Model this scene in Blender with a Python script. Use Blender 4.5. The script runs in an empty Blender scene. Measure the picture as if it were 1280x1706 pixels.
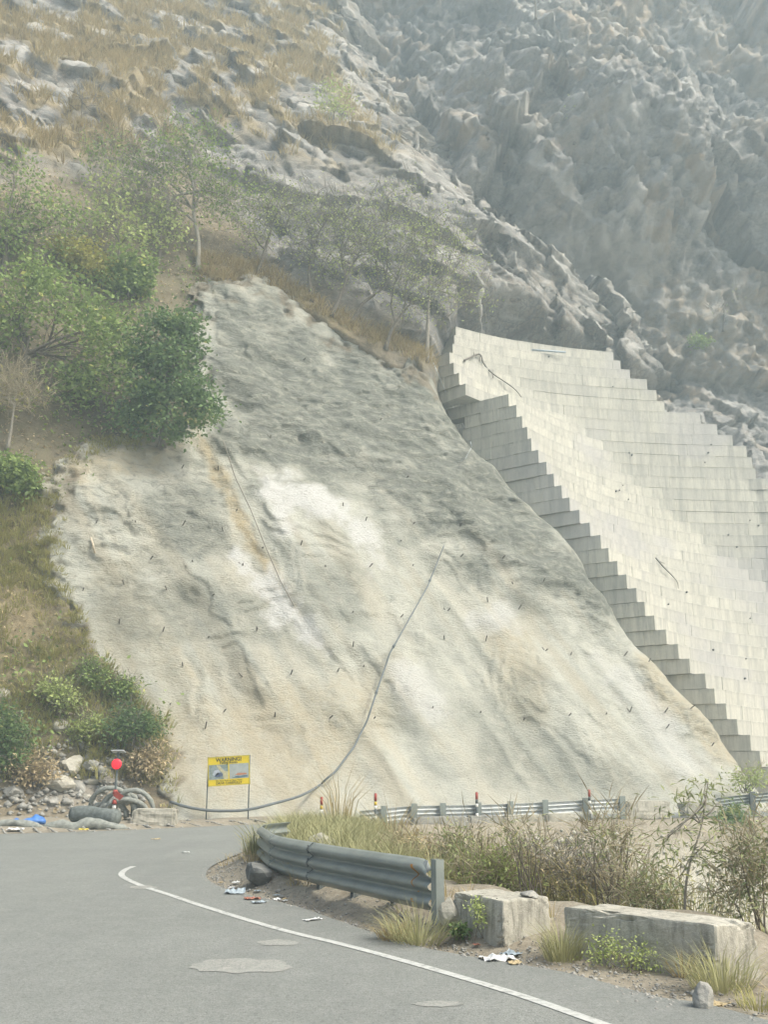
import bpy, bmesh, math, random
import numpy as np
from mathutils import Vector, Matrix
R = math.radians
S = bpy.context.scene
COL = S.collection

# ------------------------------------------------------------------ camera, sky, sun, exposure
FPX, CX, CY, CAMH = 1700.0, 640.0, 853.0, 1.7        # focal length in photo pixels, eye height
PITCH = math.atan(432 / 1700)
cam = bpy.data.objects.new('camera', bpy.data.cameras.new('camera')); COL.objects.link(cam)
cam.data.sensor_fit = 'VERTICAL'; cam.data.sensor_height = 24; cam.data.sensor_width = 24
cam.data.lens = FPX * 24 / 1706
cam.data.clip_start = 0.1; cam.data.clip_end = 3000
cam.location = (0, 0, CAMH); cam.rotation_euler = (math.pi / 2 + PITCH, 0, 0)
S.camera = cam
SUN_AZ, SUN_EL = R(118), R(52)      # clockwise from +Y
w = bpy.data.worlds.new('World'); S.world = w; w.use_nodes = True
wn = w.node_tree
sky = wn.nodes.new('ShaderNodeTexSky'); sky.sky_type = 'NISHITA'; sky.sun_disc = False
sky.sun_elevation = SUN_EL; sky.sun_rotation = SUN_AZ; sky.dust_density = 7; sky.air_density = 1.0; sky.ozone_density = 1.0
bg = wn.nodes['Background']; bg.inputs[1].default_value = 0.15
wn.links.new(sky.outputs[0], bg.inputs[0])
sl = bpy.data.lights.new('sun', 'SUN'); sl.energy = 3.1; sl.angle = R(13); sl.color = (1.0, 0.96, 0.84)
sun = bpy.data.objects.new('sun', sl); COL.objects.link(sun)
sd = Vector((math.sin(SUN_AZ) * math.cos(SUN_EL), math.cos(SUN_AZ) * math.cos(SUN_EL), math.sin(SUN_EL)))
sun.rotation_euler = sd.to_track_quat('Z', 'Y').to_euler(); sun.location = (20, -20, 60)
S.view_settings.view_transform = 'Standard'; S.view_settings.look = 'None'
S.view_settings.exposure = 0.62; S.view_settings.gamma = 1.0; S.view_settings.use_curve_mapping = False
S.render.engine = 'CYCLES'
S.cycles.use_denoising = True
S.cycles.max_bounces = 5; S.cycles.diffuse_bounces = 3; S.cycles.volume_bounces = 1; S.cycles.transmission_bounces = 3
S.cycles.caustics_reflective = False; S.cycles.caustics_refractive = False
HAZE_DENSITY = 0.0025

# ------------------------------------------------------------------ calibrated camera maths (used to survey positions)
cp, sp = math.cos(PITCH), math.sin(PITCH)
def ray(u, v):
    X = (u - CX) / FPX; Y = (CY - v) / FPX
    return np.array([X, cp - sp * Y, sp + cp * Y])
def proj(P):
    x, y, z = P[..., 0], P[..., 1], P[..., 2] - CAMH
    d = y * cp + z * sp; up = -y * sp + z * cp
    return CX + FPX * x / d, CY - FPX * up / d
def ground(u, v, z=0.0):
    r = ray(u, v); t = (z - CAMH) / r[2]; return Vector((r[0] * t, r[1] * t, z))
def atY(u, v, y):
    r = ray(u, v); t = y / r[1]; return Vector((r[0] * t, y, CAMH + r[2] * t))
def hit(u, v, fn, t0=8, t1=220, n=1800):
    r = ray(u, v); t = np.linspace(t0, t1, n)
    x, y, z = r[0] * t, r[1] * t, CAMH + r[2] * t
    m = y - fn(x, z) > 0
    i = int(np.argmax(m)) if m.any() else n - 1
    return Vector((float(x[i]), float(y[i]), float(z[i])))

# ------------------------------------------------------------------ numpy noise
def _h(ix, iy, iz, s):
    a = (ix.astype(np.int64) * 374761393 + iy.astype(np.int64) * 668265263 + iz.astype(np.int64) * 2147483647 + s * 1274126177) & 0xFFFFFFFF
    a = ((a ^ (a >> 13)) * 1274126177) & 0xFFFFFFFF
    a = ((a ^ (a >> 16)) * 2246822519) & 0xFFFFFFFF
    return ((a ^ (a >> 15)) & 0xFFFFFF) / float(0xFFFFFF)
def vn(x, y, z=0, s=0):
    x = np.asarray(x, float); y = np.asarray(y, float); z = np.zeros_like(x) + z
    X, Y, Z = np.floor(x), np.floor(y), np.floor(z)
    fx, fy, fz = x - X, y - Y, z - Z
    fx = fx * fx * (3 - 2 * fx); fy = fy * fy * (3 - 2 * fy); fz = fz * fz * (3 - 2 * fz)
    r = 0
    for a in (0, 1):
        for b in (0, 1):
            for c in (0, 1):
                r = r + _h(X + a, Y + b, Z + c, s) * (fx if a else 1 - fx) * (fy if b else 1 - fy) * (fz if c else 1 - fz)
    return r * 2 - 1
def fbm(x, y, sc=1.0, o=4, s=0, z=0, g=.5):
    r = 0; a = 1; t = 0; f = 1 / sc
    for i in range(o):
        r = r + a * vn(x * f + 17.3 * i, y * f - 9.1 * i, z * f, s + i); t += a; a *= g; f *= 2.03
    return r / t
def ridged(x, y, sc=1.0, o=4, s=0):
    r = 0; a = 1; t = 0; f = 1 / sc
    for i in range(o):
        r = r + a * (1 - np.abs(vn(x * f + 7.3 * i, y * f - 3.1 * i, 0, s + i)) * 2); t += a; a *= .5; f *= 2.1
    return r / t
def facet(x, y, sc=1.0, s=0, tilt=.6):
    """broken-rock relief: every cell is a plane with its own height and tilt"""
    x = np.asarray(x, float) / sc; y = np.asarray(y, float) / sc
    X, Y = np.floor(x), np.floor(y)
    bd = np.full(x.shape, 9e9); val = np.zeros(x.shape)
    for a in (-1, 0, 1):
        for b in (-1, 0, 1):
            cx = X + a; cy = Y + b; Z = np.zeros_like(cx)
            px = cx + _h(cx, cy, Z, s); py = cy + _h(cx, cy, Z, s + 1)
            d = (x - px) ** 2 + (y - py) ** 2
            v = _h(cx, cy, Z, s + 2) - .5 + tilt * ((x - px) * (_h(cx, cy, Z, s + 3) - .5) + (y - py) * (_h(cx, cy, Z, s + 4) - .5)) * 2
            m = d < bd; bd = np.where(m, d, bd); val = np.where(m, v, val)
    return val
def sstep(a, b, x):
    t = np.clip((x - a) / (b - a), 0, 1); return t * t * (3 - 2 * t)
def polysd(u, v, pts):
    """signed distance (inside positive) to a polygon, in photo pixels"""
    d = np.full(np.shape(u), 1e9); ins = np.zeros(np.shape(u), bool)
    n = len(pts)
    for i in range(n):
        x0, y0 = pts[i]; x1, y1 = pts[(i + 1) % n]
        ex, ey = x1 - x0, y1 - y0
        t = np.clip(((u - x0) * ex + (v - y0) * ey) / (ex * ex + ey * ey + 1e-9), 0, 1)
        d = np.minimum(d, np.hypot(u - x0 - t * ex, v - y0 - t * ey))
        c = ((y0 > v) != (y1 > v)) & (u < (x1 - x0) * (v - y0) / (y1 - y0 + 1e-12) + x0)
        ins ^= c
    return np.where(ins, d, -d)
def linesd(x, y, pts):
    """distance to a polyline and the side (cross sign) of the nearest segment"""
    d = np.full(np.shape(x), 1e9); sg = np.zeros(np.shape(x))
    for i in range(len(pts) - 1):
        x0, y0 = pts[i][:2]; x1, y1 = pts[i + 1][:2]
        ex, ey = x1 - x0, y1 - y0
        t = np.clip(((x - x0) * ex + (y - y0) * ey) / (ex * ex + ey * ey), 0, 1)
        q = np.hypot(x - x0 - t * ex, y - y0 - t * ey)
        c = np.sign(ex * (y - y0) - ey * (x - x0))
        m = q < d; d = np.where(m, q, d); sg = np.where(m, c, sg)
    return d, sg

# ------------------------------------------------------------------ object helpers
def link(name, me, mat=None, parent=None, smooth=False):
    o = bpy.data.objects.new(name, me); COL.objects.link(o)
    if mat is not None:
        for m in (mat if isinstance(mat, (list, tuple)) else [mat]): me.materials.append(m)
    if smooth and len(me.polygons): me.polygons.foreach_set('use_smooth', np.ones(len(me.polygons), bool))
    if parent is not None: o.parent = parent
    return o
def tag(o, label=None, cat=None, group=None, kind=None):
    if label: o['label'] = label
    if cat: o['category'] = cat
    if group: o['group'] = group
    if kind: o['kind'] = kind
    return o
def thing(name, label, cat, loc=(0, 0, 0), rz=0, group=None):
    o = bpy.data.objects.new(name, None); COL.objects.link(o); o.empty_display_size = .2
    o.location = loc; o.rotation_euler = (0, 0, rz)
    return tag(o, label, cat, group)
def mesh(verts, faces, name='m'):
    me = bpy.data.meshes.new(name)
    me.from_pydata([tuple(v) for v in verts], [], [tuple(f) for f in faces]); me.update(); return me
def mesh_np(V, F, name='m'):
    """V (n,3), F (m,k) all faces the same size"""
    me = bpy.data.meshes.new(name); V = np.asarray(V, np.float32); F = np.asarray(F, np.int32)
    me.vertices.add(len(V)); me.vertices.foreach_set('co', V.ravel())
    k = F.shape[1]; me.loops.add(F.size); me.loops.foreach_set('vertex_index', F.ravel())
    me.polygons.add(len(F)); me.polygons.foreach_set('loop_start', np.arange(0, F.size, k, dtype=np.int32))
    me.polygons.foreach_set('loop_total', np.full(len(F), k, np.int32))
    me.update(calc_edges=True); return me
def attr(me, name, val, dom='POINT'):
    a = me.attributes.new(name, 'FLOAT', dom); a.data.foreach_set('value', np.asarray(val, np.float32))
def bm_mesh(bm, name='m'):
    me = bpy.data.meshes.new(name); bm.normal_update(); bm.to_mesh(me); bm.free(); return me
def box_bm(bm, c, s, rot=None, jit=0, rnd=None):
    r = bmesh.ops.create_cube(bm, size=1)
    for v in r['verts']:
        p = Vector((v.co.x * s[0], v.co.y * s[1], v.co.z * s[2]))
        if jit: p += Vector([(rnd.random() - .5) * jit for _ in range(3)])
        if rot is not None: p = rot @ p
        v.co = p + Vector(c)
    return r['verts']
def tube(V, F, pts, rads, k=6, cap=True):
    """append a tapered tube along pts to vertex / quad lists"""
    pts = [Vector(p) for p in pts]; n = len(pts); base = len(V); up = Vector((.31, .17, .93))
    for i, p in enumerate(pts):
        d = (pts[min(i + 1, n - 1)] - pts[max(i - 1, 0)])
        d = d.normalized() if d.length > 1e-9 else Vector((0, 0, 1))
        a = d.cross(up); a = a.normalized() if a.length > 1e-4 else Vector((1, 0, 0)); b = d.cross(a)
        for j in range(k):
            q = 2 * math.pi * j / k
            V.append(p + (a * math.cos(q) + b * math.sin(q)) * rads[i])
    for i in range(n - 1):
        for j in range(k):
            F.append((base + i * k + j, base + i * k + (j + 1) % k, base + (i + 1) * k + (j + 1) % k, base + (i + 1) * k + j))
    if cap:
        F.append(tuple(base + j for j in range(k))[::-1]); F.append(tuple(base + (n - 1) * k + j for j in range(k)))
def tube_obj(name, pts, r, mat, parent=None, k=8):
    V, F = [], []; rr = r if isinstance(r, (list, tuple)) else [r] * len(pts)
    tube(V, F, pts, rr, k); return link(name, mesh(V, F), mat, parent, True)
def spline(pts, n=8):
    """Catmull-Rom through the points"""
    P = [Vector(p) for p in pts]; P = [P[0] * 2 - P[1]] + P + [P[-1] * 2 - P[-2]]; out = []
    for i in range(1, len(P) - 2):
        for j in range(n):
            t = j / n
            out.append(.5 * ((2 * P[i]) + (P[i + 1] - P[i - 1]) * t + (2 * P[i - 1] - 5 * P[i] + 4 * P[i + 1] - P[i + 2]) * t * t + (3 * P[i] - P[i - 1] - 3 * P[i + 1] + P[i + 2]) * t ** 3))
    out.append(P[-2]); return out

# ------------------------------------------------------------------ materials
class MT:
    def __init__(s, name, rough=.9, spec=.2):
        s.m = bpy.data.materials.new(name); s.m.use_nodes = True; s.t = s.m.node_tree; s.n = s.t.nodes
        s.b = s.n['Principled BSDF']; s.b.inputs['Roughness'].default_value = rough
        s.b.inputs['Specular IOR Level'].default_value = spec
        s.co = None
    def L(s, a, b): s.t.links.new(a, b)
    def pos(s, obj=False):
        if obj:
            return s.n.new('ShaderNodeTexCoord').outputs['Object']
        if s.co is None: s.co = s.n.new('ShaderNodeNewGeometry').outputs['Position']
        return s.co
    def mapping(s, scale, rot=(0, 0, 0), obj=False):
        q = s.n.new('ShaderNodeMapping'); q.inputs['Scale'].default_value = scale; q.inputs['Rotation'].default_value = rot
        s.L(s.pos(obj), q.inputs['Vector']); return q.outputs[0]
    def noise(s, scale, detail=4, rough=.55, vec=None, dist=0, obj=False):
        q = s.n.new('ShaderNodeTexNoise'); q.inputs['Scale'].default_value = scale; q.inputs['Detail'].default_value = detail
        q.inputs['Roughness'].default_value = rough; q.inputs['Distortion'].default_value = dist
        s.L(vec if vec is not None else s.pos(obj), q.inputs['Vector']); return q.outputs['Fac']
    def vor(s, scale, vec=None, feat='F1', out='Distance'):
        q = s.n.new('ShaderNodeTexVoronoi'); q.inputs['Scale'].default_value = scale; q.feature = feat
        s.L(vec if vec is not None else s.pos(), q.inputs['Vector']); return q.outputs[out]
    def ramp(s, fac, stops):
        q = s.n.new('ShaderNodeValToRGB'); e = q.color_ramp.elements
        while len(e) < len(stops): e.new(.5)
        for i, (p, c) in enumerate(stops):
            e[i].position = p; e[i].color = (*c, 1) if len(c) == 3 else c
        s.L(fac, q.inputs[0]); return q.outputs[0]
    def val(s, fac, a, b, lo=0, hi=1):
        q = s.n.new('ShaderNodeMapRange'); q.inputs[1].default_value = a; q.inputs[2].default_value = b
        q.inputs[3].default_value = lo; q.inputs[4].default_value = hi; s.L(fac, q.inputs[0]); return q.outputs[0]
    def at(s, name):
        q = s.n.new('ShaderNodeAttribute'); q.attribute_name = name; return q.outputs['Fac']
    def math(s, op, a, b):
        q = s.n.new('ShaderNodeMath'); q.operation = op
        for i, v in enumerate((a, b)):
            if isinstance(v, (int, float)): q.inputs[i].default_value = v
            else: s.L(v, q.inputs[i])
        return q.outputs[0]
    def mix(s, fac, a, b, mode='MIX'):
        q = s.n.new('ShaderNodeMix'); q.data_type = 'RGBA'; q.blend_type = mode
        for i, v in ((0, fac), (6, a), (7, b)):
            if isinstance(v, (int, float)): q.inputs[i].default_value = v
            elif isinstance(v, tuple): q.inputs[i].default_value = (*v, 1)
            else: s.L(v, q.inputs[i])
        return q.outputs[2]
    def rand(s): return s.n.new('ShaderNodeObjectInfo').outputs['Random']
    def col(s, c):
        if isinstance(c, tuple): s.b.inputs['Base Color'].default_value = (*c, 1)
        else: s.L(c, s.b.inputs['Base Color'])
        return s
    def bump(s, h, strength=.5, dist=.05):
        q = s.n.new('ShaderNodeBump'); q.inputs['Strength'].default_value = strength; q.inputs['Distance'].default_value = dist
        s.L(h, q.inputs['Height'])
        prev = s.b.inputs['Normal'].links[0].from_socket if s.b.inputs['Normal'].links else None
        if prev: s.L(prev, q.inputs['Normal'])
        s.L(q.outputs[0], s.b.inputs['Normal']); return s
M = {}
def plain(name, c, rough=.8, spec=.3, metal=0, var=.18, scale=6, bump=0):
    m = MT(name, rough, spec); n = m.noise(scale, 5, .6, obj=True)
    m.col(m.mix(m.val(n, .3, .7), tuple(x * (1 - var) for x in c), tuple(min(1, x * (1 + var)) for x in c)))
    m.b.inputs['Metallic'].default_value = metal
    if bump: m.bump(m.noise(scale * 6, 4, obj=True), bump, .02)
    M[name] = m.m; return m.m

# ================================================================== THE SETTING
# ------------------------------------------------------------------ road geometry, surveyed on the ground plane
inner_px = [(1290, 1703), (1100, 1662), (940, 1620), (820, 1600), (700, 1578), (630, 1557), (560, 1533), (500, 1512), (440, 1497), (385, 1484), (352, 1470), (343, 1458), (352, 1444), (380, 1430), (412, 1416), (430, 1402)]
INNER = [(9.5, -6.0), (6.0, 0.5)] + [tuple(ground(u, v)[:2]) for u, v in inner_px] + [(-2.4, 32.2), (.5, 36.2), (5, 38.6), (10, 40.0), (16, 41.6), (24, 44.0), (40, 48)]
INNER = [tuple(p[:2]) for p in spline([(a, b, 0) for a, b in INNER], 6)]
OUTER = [(-7, -6), (-13, 3), (-18, 14), (-20, 22), (-17, 27), (-13.2, 29.0), (-10.6, 29.9), (-8, 31.5), (-4.4, 35.0), (0, 39.0), (5, 42.4), (12, 45), (20, 47.5), (40, 53)]
OUTER = [tuple(p[:2]) for p in spline([(a, b, 0) for a, b in OUTER], 6)]

def gully_depth(x, y):
    """ground level: flat beside the road, falling into the gully inside the bend"""
    d, sg = linesd(x, y, INNER)
    ins = sg < 0                                  # right of the inner edge as one drives along it
    far = sstep(26, 34, y)
    start = 2.3 * (1 - far) + 1.15 * far
    d2 = np.maximum(d - start, 0)
    z = -np.minimum(d2 * (0.55 + .55 * far), 4.2 + .4 * vn(x / 3, y / 3, 0, 5))
    z = z * (1 - np.exp(-d2 * 1.2)) + 0.0
    n = .22 * fbm(x, y, 1.6, 4, 31) * sstep(.8, 2.5, d)
    verge = (.01 + .26 * sstep(10.2, 11.6, y) * (1 - far)) * sstep(.12, .8, d) + .06 * fbm(x, y, .7, 4, 8) * sstep(.12, .55, d)
    return np.where(ins, z + n + verge - .015, 0.0)
def zg(x, y):
    return float(gully_depth(np.array([x], float), np.array([y], float))[0])

def axis(dense0, dense1, step, far):
    a = np.arange(dense0, dense1, step); k = [dense1]; s = step
    while k[-1] < far: s *= 1.35; k.append(k[-1] + s)
    j = [dense0 - step]; s = step
    while j[-1] > -far: s *= 1.35; j.append(j[-1] - s)
    return np.array(j[::-1] + list(a) + k)
gx = axis(-22, 34, .2, 900); gy = axis(4, 48, .2, 900)
X, Y = np.meshgrid(gx, gy); Z = gully_depth(X, Y)
dO, sO = linesd(X, Y, OUTER)
berm = np.where(sO > 0, sstep(.5, 1.5, dO) * (.15 + .06 * fbm(X, Y, 1.1, 4, 12)) + sstep(1, 6, dO) * .25 * fbm(X, Y, 4, 3, 2), 0)
far_m = (np.abs(X) < 60) & (Y < 70) & (Y > -20)
Z = np.where(far_m, Z + berm, 0) - .02
V = np.stack([X, Y, Z], -1).reshape(-1, 3)
nx, ny = len(gx), len(gy)
I = np.arange(nx * ny).reshape(ny, nx)
F = np.stack([I[:-1, :-1], I[:-1, 1:], I[1:, 1:], I[1:, :-1]], -1).reshape(-1, 4)
gme = mesh_np(V, F)
attr(gme, 'gully', sstep(-.3, -2.0, V[:, 2]))
m = MT('ground', .95, .1)
n1 = m.noise(.9, 6, .6); n2 = m.noise(9, 6, .65); n3 = m.noise(45, 3, .6)
c = m.ramp(n1, [(.3, (.17, .145, .108)), (.5, (.245, .215, .165)), (.7, (.31, .28, .22))])
c = m.mix(m.val(n2, .35, .7, 0, .7), c, (.40, .37, .30))
c = m.mix(m.at('gully'), c, m.ramp(n2, [(.3, (.33, .31, .25)), (.6, (.50, .48, .41))]))
c = m.mix(m.val(m.vor(14), .0, .25, .55, 0), c, (.13, .12, .10))
m.col(c); m.bump(n2, .6, .08).bump(n3, .5, .02); M['ground'] = m.m
tag(link('ground', gme, M['ground'], None, True), kind='structure')

# asphalt: strip triangulated as one polygon with a fine interior
def resample(P, n):
    P = np.array(P, float); d = np.concatenate([[0], np.cumsum(np.hypot(*np.diff(P, axis=0).T))]); t = np.linspace(0, d[-1], n)
    return np.stack([np.interp(t, d, P[:, 0]), np.interp(t, d, P[:, 1])], -1)
NR, NW = 220, 10
ri, ro = resample(INNER, NR), resample(OUTER, NR)
k = np.linspace(0, 1, NW)[None, :, None]
q = ri[:, None] * (1 - k) + ro[:, None] * k
V = np.concatenate([q, np.full((NR, NW, 1), .004)], -1).reshape(-1, 3)
I = np.arange(NR * NW).reshape(NR, NW)
F = np.stack([I[:-1, :-1], I[1:, :-1], I[1:, 1:], I[:-1, 1:]], -1).reshape(-1, 4)
rme = mesh_np(V, F)
if rme.polygons[50].normal.z < 0: rme.flip_normals()
m = MT('asphalt', .88, .25)
n1 = m.noise(.35, 6, .6); n2 = m.noise(3.2, 6, .65); n3 = m.noise(60, 4, .7); v3 = m.vor(75)
long = m.noise(1.0, 4, .6, m.mapping((1.6, .16, 1), (0, 0, R(-24))))
c = m.ramp(n1, [(.3, (.225, .238, .217)), (.7, (.295, .308, .283))])
c = m.mix(m.val(long, .35, .7, 0, .55), c, (.215, .224, .213))
c = m.mix(m.val(n2, .45, .8, 0, .45), c, (.38, .385, .365))
c = m.mix(m.val(n3, .35, .62, .7, 0), c, (.14, .147, .141))
c = m.mix(m.val(m.vor(110), 0, .28, .6, 0), c, (.34, .34, .32))
ng = m.noise(22, 5, .75)
c = m.mix(m.val(ng, .50, .36, 0, .55), c, (.12, .126, .118))
c = m.mix(m.val(ng, .58, .72, 0, .35), c, (.38, .39, .365))
dk = m.noise(.5, 5, .65, m.mapping((1.2, .22, 1), (0, 0, R(-24))))
c = m.mix(m.val(dk, .52, .66, 0, .35), c, (.17, .178, .168))
m.col(c); m.bump(n3, .55, .012).bump(ng, .5, .015).bump(v3, .3, .008).bump(n2, .2, .03); M['asphalt'] = m.m
tag(link('road', rme, M['asphalt']), kind='structure')

def strip(name, path, wd, z, mat, rnd=None, ragged=0):
    V, F = [], []; n = len(path)
    for i, p in enumerate(path):
        a = Vector(path[max(i - 1, 0)]); b = Vector(path[min(i + 1, n - 1)]); d = (b - a).normalized(); nn = Vector((-d.y, d.x, 0))
        w0 = wd(i / (n - 1)) if callable(wd) else wd
        q = Vector(p)
        V += [q + nn * w0 / 2 + Vector((0, 0, z)), q - nn * w0 / 2 + Vector((0, 0, z))]
        if i: F.append((2 * i - 2, 2 * i - 1, 2 * i + 1, 2 * i))
    o = link(name, mesh(V, F), mat); tag(o, kind='structure'); return o
sh = [Vector((p[0], p[1], 0)) for p in OUTER]
shv = [.5 + .18 * float(fbm(np.array([p.x]), np.array([p.y]), 1.3, 3, 14)[0]) for p in sh]
V, F = [], []
for i, p in enumerate(sh):
    t_ = (sh[min(i + 1, len(sh) - 1)] - sh[max(i - 1, 0)]).normalized(); n_ = Vector((-t_.y, t_.x, 0))
    V += [p + n_ * .75 + Vector((0, 0, .010)), p - n_ * (shv[i] - .42) + Vector((0, 0, .010))]
    if i: F.append((2 * i - 2, 2 * i - 1, 2 * i + 1, 2 * i))
tag(link('road_shoulder', mesh(V, F), M['ground']), kind='structure')
m = MT('road_paint', .8, .2)
n = m.noise(14, 5, .7); n2 = m.noise(1.3, 3)
m.col(m.mix(m.math('MULTIPLY', m.val(n, .46, .62), m.val(n2, .35, .6, .35, 1)), (.49, .50, .475), (.28, .288, .27)))
m.bump(m.noise(70, 3), .3, .008); M['paint'] = m.m
line_px = [(1120, 1745), (1000, 1706), (880, 1664), (760, 1627), (640, 1593), (560, 1572), (480, 1553), (400, 1530), (330, 1508), (280, 1491), (240, 1478), (212, 1466), (202, 1458), (208, 1450), (222, 1444)]
line_path = spline([ground(u, v) for u, v in line_px], 6)
line_path = [Vector((8.5, -8, 0)) * .0 + (line_path[0] + (line_path[0] - line_path[3]).normalized() * 5)] + line_path
strip('road_line', line_path, .105, .009, M['paint'])
def patch(name, u0, v0, ru, rv, mat, seed):
    rnd = random.Random(seed); V = []; c = ground(u0, v0)
    for i in range(26):
        a = 2 * math.pi * i / 26; k = 1 + .30 * (rnd.random() - .5)
        V.append(ground(u0 + ru * k * math.cos(a), v0 + rv * k * math.sin(a), .008) - Vector(c))
    me = mesh(V + [Vector((0, 0, .012))], [((i + 1) % 26, 26, i) for i in range(26)])
    o = link(name, me, mat); o.location = c; tag(o, kind='structure'); return o
m = MT('patch', .95, .1)
n = m.noise(5, 6, .7); v = m.noise(34, 5, .75)
m.col(m.mix(m.val(v, .44, .62, 0, .8), m.ramp(n, [(.3, (.215, .226, .208)), (.7, (.315, .325, .30))]), (.38, .37, .34))); m.bump(v, .6, .02); M['patch'] = m.m
patch('road_patch', 405, 1609, 86, 12, M['patch'], 3)
patch('road_patch', 462, 1570, 34, 5, M['patch'], 5)
patch('road_patch', 238, 1478, 22, 3, M['patch'], 6)
patch('road_patch', 730, 1672, 42, 5, M['patch'], 8)

# ------------------------------------------------------------------ slopes: depth y as a function of (x, z)
def foot(x): return 41.3 + .42 * x
def raw_front(x, z):
    return foot(x) - 1.6 + .55 * z + 1.6 * (1 - np.exp(-np.maximum(z, 0) / 1.6)) + .20 * np.maximum(z - 33, 0)
sil = [(1310, 1350), (1285, 1318), (1252, 1278), (1214, 1231), (1181, 1189), (1144, 1149), (1111, 1112), (1074, 1072), (1041, 1030), (1022, 996), (992, 962), (972, 928), (952, 898), (928, 870), (895, 838), (862, 807), (844, 785), (820, 755), (791, 730), (766, 700), (741, 672), (724, 640), (716, 606), (726, 568), (736, 532), (768, 470), (790, 395), (722, 305), (640, 230), (590, 120), (540, 0), (495, -110)]
rz_, rx_ = [], []
for u, v in sil:
    p = hit(u, v, raw_front); rz_.append(p.z); rx_.append(p.x)
def xr(z): return np.interp(z, rz_, rx_) + sstep(29, 36, z) * (1.3 * fbm(z, z * 0, 5, 4, 45) + .9 * facet(z, z * 0, 2.2, 46, .5)) + .25 * fbm(z, z * 0, 2.2, 3, 47)
def front(x, z):
    e = x - xr(z); wd = .35
    t = np.clip(e / wd, -30, 30)
    sp_ = np.where(t < 30, wd * np.log1p(np.exp(t)), e); kk = 7.0 - 6.2 * sstep(29, 37, z)
    y = raw_front(x, z) + np.minimum(kk * sp_, 34)
    y = y - .9 * np.exp(-(e / 1.6) ** 2) * 0
    y = y + 1.0 * fbm(x + .4 * z, z * .5, 9, 3, 40) * sstep(0, 6, z)
    return y

shot_poly = [(334, 478), (392, 470), (440, 470), (500, 505), (548, 532), (600, 566), (655, 600), (705, 612), (728, 622), (760, 650), (1400, 650), (1400, 1420), (262, 1420), (278, 1330), (272, 1260), (250, 1200), (196, 1150), (140, 1075), (100, 985), (78, 930), (90, 860), (80, 810), (150, 745), (250, 715), (325, 690), (345, 640), (330, 560)]
crease = [(318, 690), (352, 765), (400, 850), (440, 930), (485, 1000), (545, 1078)]
def shot_detail(x, y, z, u, v):
    rough = sstep(60, -60, polysd(u, v, [(60, 1060), (260, 960), (380, 900), (430, 790), (560, 790), (650, 850), (760, 940), (900, 990), (1000, 1060), (1400, 1600), (0, 1700), (0, 1060)]))
    rid = np.exp(-((x - xr(z)) / 2.2) ** 2) * sstep(7, 12, z)
    rough = np.clip(rough + rid, 0, 1)
    n = .75 * fbm(x + .3 * z, z, 5.5, 3, 50) + .30 * fbm(x, z, 2.2, 3, 51) + .5 * (ridged(x + .35 * z, z * .8, 6.5, 2, 55) - .4)
    n += rough * (.34 * fbm(x + .5 * z, z, 3.1, 4, 52, 0, .6) + .08 * facet(x * .6 + .3 * z, z, 1.7, 56, 1.3) + .13 * fbm(x * .5 + .3 * z, z, .75, 4, 57, 0, .72) + .06 * facet(x * .55 + .25 * z, z * 1.2, .6, 53, 1.5) + .12 * fbm(x + .3 * z, z, 1.5, 3, 59))
    n += .055 * fbm(x * .6, z, .5, 3, 54) * (.5 + rough)
    # flutes running down the sprayed fans
    fl = (1 - rough) * sstep(14, 8, z) * sstep(-6, 2, x)
    n += fl * .36 * (ridged((x * .95 + z * .62) + .3 * fbm(x, z, 2, 2, 60), z * .12, 2.6, 2, 61) - .4)
    n += (1 - fl) * (1 - rough) * .16 * ridged((x * .8 + z * .55), z * .35, 2.0, 3, 66)
    q = fbm(x + .25 * z, z * .8, 4.2, 4, 62) * 5.5; lap = q - np.floor(q)      # overlapping spray passes leave lipped edges
    n += .13 * lap * sstep(-.2, .3, fbm(x, z, 3, 2, 63)) * sstep(0, .12, 1 - lap)
    d, s = linesd(u, v, crease)
    n += .09 * np.tanh(d / 9) * np.where(s > 0, 1, -1) * np.exp(-d / 60) * (1 + .7 * fbm(x, z, 1.2, 3, 68)) * -1
    d2, s2 = linesd(u, v, [(440, 800), (470, 870), (560, 1060), (640, 1080)])
    n += .22 * np.exp(-(d2 / 26) ** 2)
    d3, s3 = linesd(u, v, [(610, 820), (640, 900), (640, 1000), (640, 1080)])
    n += -.25 * np.exp(-(d3 / 16) ** 2)
    return -n * sstep(-.5, 2, z), rough

def sheet(x0, x1, dx, z0, z1, dz):
    xs = np.arange(x0, x1, dx); zs = np.arange(z0, z1, dz)
    X, Z = np.meshgrid(xs, zs); nx, nz = len(xs), len(zs)
    I = np.arange(nx * nz).reshape(nz, nx)
    F = np.stack([I[:-1, :-1], I[:-1, 1:], I[1:, 1:], I[1:, :-1]], -1).reshape(-1, 4)
    return X.ravel(), Z.ravel(), F
def soft(u, v, poly, wpx, nz=0, amp=0):
    return sstep(-wpx, wpx, polysd(u, v, poly) + nz * amp)
def keep_faces(V, F, keepv):
    k = keepv[F].any(axis=1); F = F[k]
    used = np.zeros(len(V), bool); used[F.ravel()] = True
    idx = np.cumsum(used) - 1
    return V[used], idx[F], used

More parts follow.
